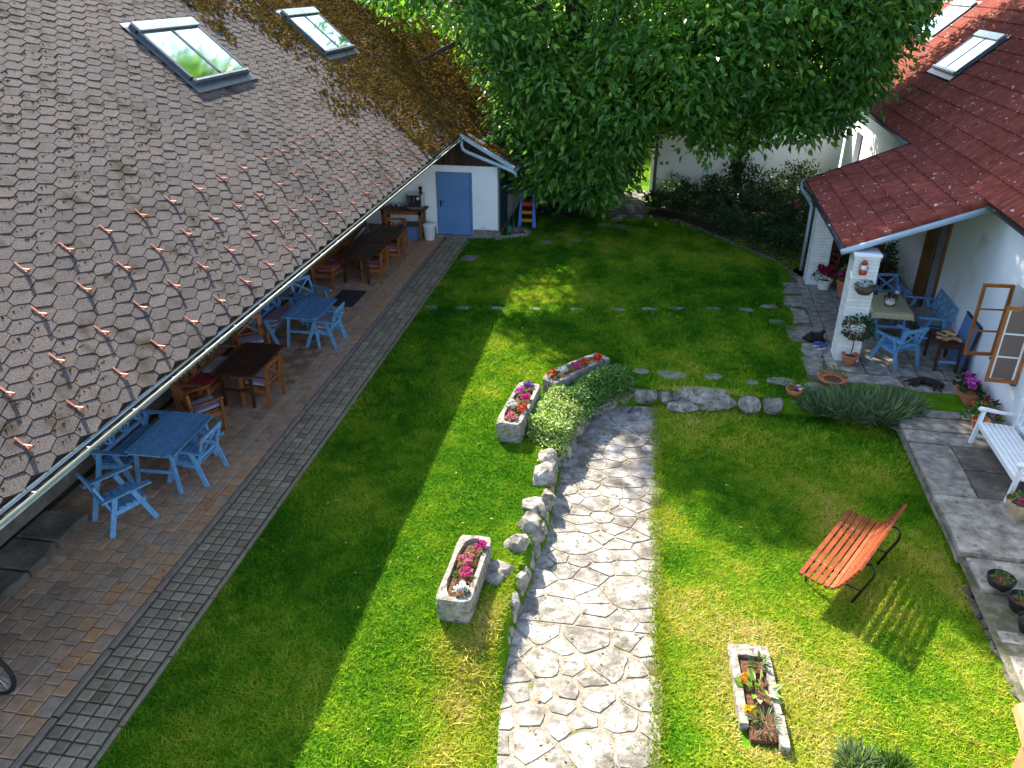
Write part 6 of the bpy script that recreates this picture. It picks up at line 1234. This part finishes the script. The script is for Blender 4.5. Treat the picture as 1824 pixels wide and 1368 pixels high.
n_ = 420; P = np.stack([rng.uniform(-4.3, -3.35, n_), np.zeros(n_), np.zeros(n_)], 1); P[:, 1] = 23.42 + (P[:, 0] + 4.3) * .6 + rng.normal(size=n_) * .10; P[:, 2] = .015
me_p = np.array([(1, 0, 0), (0, 1, 0), (-1, 0, 0), (0, -1, 0), (0, 0, .8), (0, 0, -.8)]); F_p = np.array([(0, 1, 4), (1, 2, 4), (2, 3, 4), (3, 0, 4)])
S = rng.uniform(.016, .034, (n_, 1, 1)); V = (P[:, None] + me_p[None] * S).reshape(-1, 3); F = (np.arange(n_)[:, None, None] * 6 + F_p[None]).reshape(-1, 3)
tag(np_mesh('white_pebbles', V, F, M['plaster2'], smooth=True), 'strip of white pebbles at the annex corner', 'pebbles', kind='stuff')
stone('boulder', (-3.7, 24.25, .06), (.35, .2, .16), 20, 901, 'dark flat rock between the watering can and the toy slide', 'boulder', m='slate'); stone('boulder', (-3.45, 24.2, .05), (.2, .12, .1), -30, 902, 'small lichened rock below the toy slide', 'boulder')
# stone path to the gateway
gp_ = MB(); gp_.add([(-1.2, 26.4, .012), (.2, 26.6, .012), (.45, 30.5, .012), (-.9, 30.2, .012)], [(0, 1, 2, 3)]); gpo = tag(gp_.build('gate_path', M['mossground']), kind='structure')
for k in range(26):
    rr = random.Random(k + 900); x, y = -.4 + rr.uniform(-.55, .5), 26.5 + k * .15; pl = [(rr.uniform(.12, .24) * math.cos(6.283 * q / 8), rr.uniform(.1, .18) * math.sin(6.283 * q / 8)) for q in range(8)]
    o = MB().prism(pl, -.04, 0, .1, .01).build('flagstone', M['flag'], gpo, loc=(x, y, .03)); o['tint'] = rr.random()

# ---------------------------------------------------------------- bicycle at the near end of the terrace
bi = thing('bicycle', 'bicycle whose front wheel shows on the terrace at the left edge', 'bicycle', (-6.74, 5.28, 0.015), R(-4)); wr = .335
def wheel(x):
    c = Vector((x, 0, wr)); t = MB().tube([c + Vector((math.cos(a), 0, math.sin(a))) * (wr - .024) for a in [2 * math.pi * k / 36 for k in range(36)]], .026, 8, closed=True).build('tyre', M['rubber'], bi, True)
    MB().tube([c + Vector((math.cos(a), 0, math.sin(a))) * (wr - .055) for a in [2 * math.pi * k / 36 for k in range(36)]], .012, 6, closed=True).build('rim', M['steel'], bi, True)
    sp = MB()
    for k in range(28):
        a = 2 * math.pi * k / 28; sp.tube([c + Vector((math.cos(a + .25) * .02, (-1) ** k * .025, math.sin(a + .25) * .02)), c + Vector((math.cos(a) * (wr - .06), 0, math.sin(a) * (wr - .06)))], .0016, 4)
    sp.build('spokes', M['steel'], bi); MB().tube([c + Vector((0, -.05, 0)), c + Vector((0, .05, 0))], .02, 10).build('hub', M['steel'], bi); return c
f_ = wheel(0.0); r_ = wheel(-1.05); hd_ = Vector((-.22, 0, .88)); bb_ = Vector((-.62, 0, .30)); st_ = Vector((-.80, 0, .85)); fm = MB()
for a_, c_ in ((hd_ + Vector((.03, 0, -.12)), bb_), (hd_, st_ + Vector((.03, 0, -.1))), (bb_, st_), (bb_, r_), (st_ + Vector((0.04, 0, -.15)), r_)): fm.tube([a_, c_], .018, 8)
fm.build('frame', M['blackmetal'], bi, True)
for s in (-1, 1): MB().tube([hd_ + Vector((.04, s * .03, -.15)), Vector((-.03, s * .055, .5)), f_ + Vector((0, s * .055, 0))], .013, 7).build('fork_blade', M['steel'], bi, True)
MB().tube([hd_ + Vector((0, -.3, .12)), hd_ + Vector((.04, -.1, .14)), hd_ + Vector((.04, .1, .14)), hd_ + Vector((0, .3, .12))], .013, 7).build('handlebar', M['blackmetal'], bi, True); MB().tube([hd_ + Vector((0, 0, -.1)), hd_ + Vector((.03, 0, .14))], .02, 8).build('stem', M['blackmetal'], bi); MB().box(st_ + Vector((0.02, 0, .1)), (.26, .14, .05)).build('saddle', M['rubber'], bi); MB().tube([bb_ + Vector((0, -.09, 0)), bb_ + Vector((0, .09, 0))], .02, 8).build('crank', M['steel'], bi)

# ---------------------------------------------------------------- terracotta coping at the bottom right corner
cp = thing('gate_pier', 'terracotta pier with ridge tile at the bottom right corner', 'pier', (4.30, 6.12, ZL), R(-10)); MB().box((.24, -.15, .38), (.42, .8, .76)).build('pier_wall', M['terracotta'], cp)
for k in range(2):
    mb = MB(); n_ = 8
    for yy in (-.28, .3):
        for q in range(n_ + 1):
            t = math.pi * q / n_; mb.v.append((.22 + .34 * math.cos(t), yy - k * .5 + .08, .76 + .2 * math.sin(t)))
    mb.f = [(q, q + 1, n_ + 2 + q, n_ + 1 + q) for q in range(n_)] + [tuple(range(n_ + 1))[::-1], tuple(range(n_ + 1, 2 * n_ + 2))]; mb.build('ridge_tile', M['terracotta'], cp)

# ---------------------------------------------------------------- cats and shoes
def skin(name, pts, edges, radii, m, parent=None, root=0):
    me = bpy.data.meshes.new(name); me.from_pydata(pts, edges, []); o = link(name, me, m, parent); md = o.modifiers.new('skin', 'SKIN'); md.use_smooth_shade = True
    for v, r_ in zip(me.skin_vertices[0].data, radii): v.radius = (r_, r_) if not isinstance(r_, tuple) else r_
    me.skin_vertices[0].data[root].use_root = True; o.modifiers.new('sub', 'SUBSURF').levels = 2; o.modifiers['sub'].render_levels = 2; return o
M['fur'] = mat('black_fur', [(0.008, 0.007, 0.0065), (0.028, 0.023, 0.019)], 60, .7, .3, 150, spec=.3)
def ears(parent, c, d, up, s=.03):
    d, up = Vector(d).normalized(), Vector(up).normalized(); sd = d.cross(up)
    for q in (-1, 1):
        b_ = Vector(c) + sd * q * s * .9 + up * s * .8; mb = MB(); mb.add([b_ + sd * s * .55, b_ - sd * s * .55, b_ - d * s * .45, b_ + up * s * 1.35 + sd * q * s * .35], [(0, 1, 3), (1, 2, 3), (2, 0, 3), (0, 2, 1)]); mb.build('ear', M['fur'], parent)
k1 = thing('cat', 'black cat crouching on the terrace edge left of the brick column', 'cat', (*hw(3.44, 17.02), 0.035), R(5))
skin('body', [(-.20, 0, .07), (-.12, 0, .10), (0, 0, .105), (.10, 0, .10), (.13, 0, .16), (.155, -.01, .235), (.20, -.02, .225), (.16, .05, .03), (.23, .05, .02), (.16, -.06, .03), (.23, -.06, .02), (-.12, .07, .04), (-.04, .09, .025), (-.12, -.07, .04), (-.04, -.09, .025), (-.26, .03, .03), (-.22, .13, .02), (-.10, .16, .018)],
     [(0, 1), (1, 2), (2, 3), (3, 4), (4, 5), (5, 6), (3, 7), (7, 8), (3, 9), (9, 10), (1, 11), (11, 12), (1, 13), (13, 14), (0, 15), (15, 16), (16, 17)], [.065, .095, .09, .08, .052, .062, .032, .026, .02, .026, .02, .04, .022, .04, .022, .022, .018, .012], M['fur'], k1, 2); ears(k1, (.155, -.01, .255), (1, -.5, 0), (0, 0, 1), .036)
for q in (-1, 1): MB().lathe([(.006, 0), (.004, .003)], (0, 0, 0), 8).build('eye', M['f_yellow'], k1, loc=(.21, -.015 + q * .02, .245))
k2 = thing('cat', 'black cat stretched out on its side on the paving before the porch', 'cat', (*hw(5.33, 15.2), 0.02), R(-12))
skin('body', [(-.20, .03, .075), (-.10, .05, .085), (.0, .05, .085), (.11, .03, .08), (.19, -.01, .075), (.26, -.05, .07), (.30, -.085, .06), (-.22, -.06, .05), (-.30, -.10, .03), (-.36, -.12, .025), (-.16, -.06, .06), (-.22, -.15, .03), (-.28, -.17, .02), (.13, -.07, .05), (.11, -.17, .03), (.11, -.24, .02), (.20, -.10, .045), (.22, -.19, .03), (.24, -.25, .02), (-.28, .06, .04), (-.36, .04, .03), (-.44, -.02, .025)],
     [(0, 1), (1, 2), (2, 3), (3, 4), (4, 5), (5, 6), (0, 7), (7, 8), (8, 9), (0, 10), (10, 11), (11, 12), (3, 13), (13, 14), (14, 15), (4, 16), (16, 17), (17, 18), (0, 19), (19, 20), (20, 21)], [.075, .082, .078, .075, .055, .06, .032, .04, .026, .02, .036, .024, .018, .034, .024, .02, .03, .022, .018, .024, .018, .012], M['fur'], k2, 2); ears(k2, (.26, -.04, .085), (.5, -.4, 0), (.35, .6, .25), .03)
M['shoeb'] = mat('blue_mesh_shoe', [(0.02, 0.03, 0.10), (0.10, 0.16, 0.40)], 40, .8)
for i, (n_, a_, r_) in enumerate(((3.50, 16.74, 20), (3.56, 16.62, 35))):
    s = thing('sneaker', ['blue sneaker closer to the crouching cat', 'blue sneaker closer to the terrace front'][i], 'shoe', (*hw(n_, a_), 0.032), R(r_), 'pair of blue sneakers')
    mb = MB(); n2 = 14; out = [(.14 * math.cos(t), (.045 if math.cos(t) > 0 else .036) * math.sin(t)) for t in [2 * math.pi * k / n2 for k in range(n2)]]
    MB().prism(out, 0, .028, .04, .004).build('sole', M['enamel'], s); rings = [(1, .028), (.97, .055), (.85, .078), (.55, .09)]; mb = MB()
    for q, (sc, z) in enumerate(rings): mb.v += [(x * sc - (1 - sc) * .07, y * sc, z + (.02 if x < -.03 and q > 1 else 0)) for x, y in out]
    mb.f = [(a * n2 + k, a * n2 + (k + 1) % n2, (a + 1) * n2 + (k + 1) % n2, (a + 1) * n2 + k) for a in range(3) for k in range(n2)] + [tuple(3 * n2 + k for k in range(n2))]; mb.build('upper', M['shoeb'], s, True)

# ---------------------------------------------------------------- grass
def grass_ok(x, y):
    xl = np.interp(y, XLY, XLX); n_ = hn(x, y); a_ = ha(x, y); ok = (x > -5.07)
    wob = (vn(x, y, 3, 21) - .5) * .22
    ok &= ~((x > xl - .02) & (x < .62 + wob) & (y < 13.95))
    ok &= ~((n_ > 4.5 + wob * .2) & (a_ < 15)) & ~((n_ > 3.05 + wob) & (a_ > 15.0) & (a_ < 22)) & ~((n_ > 4.78) & (a_ > 13))
    ok &= ~((x > -2.14) & (x < -1.66) & (y > 7.24) & (y < 8.52)) & ~((np.abs(x - 1.79) < .24) & (y > 6.22) & (y < 7.6)) & ~((x > -2.1) & (x < -1.62) & (y > 11.55) & (y < 13.1))
    ok &= ~((y > 26.8 - (x - .27) * .75) & (x > .2)) & ~((x < -3.3) & (y > 23.4 + (x + 4.3) * .6)) & ~((np.abs(x + .4) < .6 + wob * 2) & (y > 26.2)) & (y < 29.6)
    return ok
def blades(n_, ya, yb, xa, xb, hmul):
    x = rng.uniform(xa, xb, n_); y = rng.uniform(ya, yb, n_); k = grass_ok(x, y); x, y = x[k], y[k]
    z = hgt(x, y); ok = np.abs(hgt(x + .08, y) - hgt(x - .08, y)) < .12; x, y, z = x[ok], y[ok], z[ok]; m_ = len(x)
    right = sstep(.4, .8, x) * (y < 14.2); edge = sstep(.9, .0, np.abs(x + 1.55)) * sstep(8.3, 7.2, y)
    plan = np.exp(-(((x - 1.75) / .75) ** 2 + ((y - 6.9) / 1.1) ** 2))
    big = vn(x, y, .55, 31); med = vn(x, y, 1.7, 32); fine = vn(x, y, 6, 33)
    t = .25 + .36 * (big - .5) + .32 * (med - .5) + .26 * (fine - .5) + right * (.15 + .5 * (vn(x, y, 1.1, 34) - .45)) + edge * .42 + plan * .32 + rng.normal(size=m_) * .11
    t += .05 * np.sin((x * .9 + y * .12) * 7) * (y > 13)
    t = np.clip(t, 0, 1); hh = rng.uniform(.022, .05, m_) * hmul * (1 + .5 * (fine - .5)) * (1 + edge * .8); wd = rng.uniform(.005, .010, m_) * hmul
    a = rng.random(m_) * 6.283; s = np.stack([np.cos(a), np.sin(a), np.zeros(m_)], 1) * wd[:, None]; b0 = np.stack([x, y, z - .012], 1); ln_ = rng.normal(size=(m_, 2)) * 1.0 * hh[:, None]
    tip = b0 + np.stack([ln_[:, 0], ln_[:, 1], hh], 1); return np.stack([b0 - s, b0 + s, tip], 1).reshape(-1, 3), t
Va, ta = blades(420000, 3.4, 12.0, -5.08, 5.0, 1.0); Vb, tb_ = blades(330000, 12.0, 29.6, -5.08, 5.4, 1.55)
V = np.vstack([Va, Vb]); t_ = np.concatenate([ta, tb_]); F = np.arange(len(V)).reshape(-1, 3)
tag(np_mesh('grass', V, F, M['grass'], None, t_), 'mown green grass covering the courtyard lawn', 'grass', kind='stuff')
# sunny meadow grass past the gateway
n_ = 30000; x = rng.uniform(-6, 9, n_); y = rng.uniform(31.3, 44, n_); k = (y - 28.85) > (x + 4.2) * .29 + .6; x, y = x[k], y[k]; n_ = len(x); a = rng.random(n_) * 6.283
P = np.stack([x, y, np.full(n_, -.06)], 1); D = np.stack([np.cos(a) * .4, np.sin(a) * .4, np.ones(n_)], 1); o = leaves('meadow_grass', P, D, rng.uniform(.1, .25, n_), .03, M['leafb']); tag(o, 'tall sunlit meadow grass beyond the gateway', 'grass', kind='stuff')
# weeds in joints: cobbles and flags
n_ = 5200; x = np.concatenate([rng.choice([-5.76, -5.595, -5.43, -5.265], 2600) + rng.normal(size=2600) * .008, rng.uniform(-1.0, .66, 2600)]); y = np.concatenate([rng.uniform(3.4, 22, 2600), rng.uniform(4.2, 13.6, 2600)])
k = np.concatenate([vn(x[:2600], y[:2600], 1.6, 41) > .56, (vn(x[2600:], y[2600:], 2.2, 42) > .66)]); z = np.where(x < -3, .0, ZL); x, y, z = x[k], y[k], z[k]; a = rng.random(len(x)) * 6.283
o = leaves('joint_weeds', np.stack([x, y, z], 1), np.stack([np.cos(a), np.sin(a), np.full(len(x), .8)], 1), rng.uniform(.02, .05, len(x)), .012, M['grass'], None, rng.uniform(.05, .5, len(x))); tag(o, 'small weeds growing in the paving joints', 'weeds', kind='stuff')
# shaggy grass along the path's edge
n_ = 9000; y = rng.uniform(4.2, 13.8, n_); sd_ = rng.random(n_) < .55; x = np.where(sd_, .66 + rng.normal(size=n_) * .06, np.interp(y, XLY, XLX) - .10 + rng.normal(size=n_) * .05); k = sd_ | (y < 8.2); x, y, sd_ = x[k], y[k], sd_[k]; z = np.where(sd_, ZL, hgt(x, y)); a = rng.random(len(x)) * 6.283
o = leaves('edge_grass', np.stack([x, y, z], 1), np.stack([np.cos(a) * .7 - .1 * sd_, np.sin(a) * .7, np.full(len(x), .7)], 1), rng.uniform(.04, .10, len(x)), .010, M['grass'], None, np.clip(rng.normal(.55, .2, len(x)), 0, 1)); tag(o, 'shaggy grass fringe along the edges of the flagged path', 'grass', kind='stuff')

# clover and plantain in the lawn, daisies, fallen leaves
n_ = 9000; x = rng.uniform(-5.0, 4.8, n_); y = rng.uniform(3.8, 22, n_); k = grass_ok(x, y) & (vn(x, y, 1.9, 61) * .6 + vn(x, y, 5.5, 62) * .4 > .60); x, y = x[k], y[k]; a = rng.random(len(x)) * 6.283
o = leaves('clover', np.stack([x, y, hgt(x, y) + .018], 1), np.stack([np.cos(a), np.sin(a), rng.uniform(.1, .6, len(x))], 1), rng.uniform(.02, .045, len(x)), rng.uniform(.018, .03, len(x)), M['grass'], None, np.clip(rng.normal(.15, .12, len(x)), 0, 1)); tag(o, 'patches of clover and broad weeds in the lawn', 'weeds', kind='stuff')
M['deadleaf'] = leaf_mat('fallen_leaf', [(0, (.12, .06, .02)), (.5, (.32, .2, .05)), (1, (.45, .38, .10))], .2)
n_ = 520; x = np.concatenate([rng.uniform(-5, 4.4, 320), rng.uniform(-7.6, -5.1, 140), rng.uniform(-.9, .6, 60)]); y = np.concatenate([rng.uniform(4, 26, 320), rng.uniform(4, 23, 140), rng.uniform(5, 13, 60)]); z = np.where(x < -5.06, .02, hgt(x, y) + .03); a = rng.random(n_) * 6.283
o = leaves('fallen_leaves', np.stack([x, y, z], 1), np.stack([np.cos(a), np.sin(a), rng.normal(size=n_) * .15], 1), rng.uniform(.03, .07, n_), rng.uniform(.02, .04, n_), M['deadleaf']); tag(o, 'few yellow fallen leaves on lawn and terrace', 'leaves', kind='stuff')
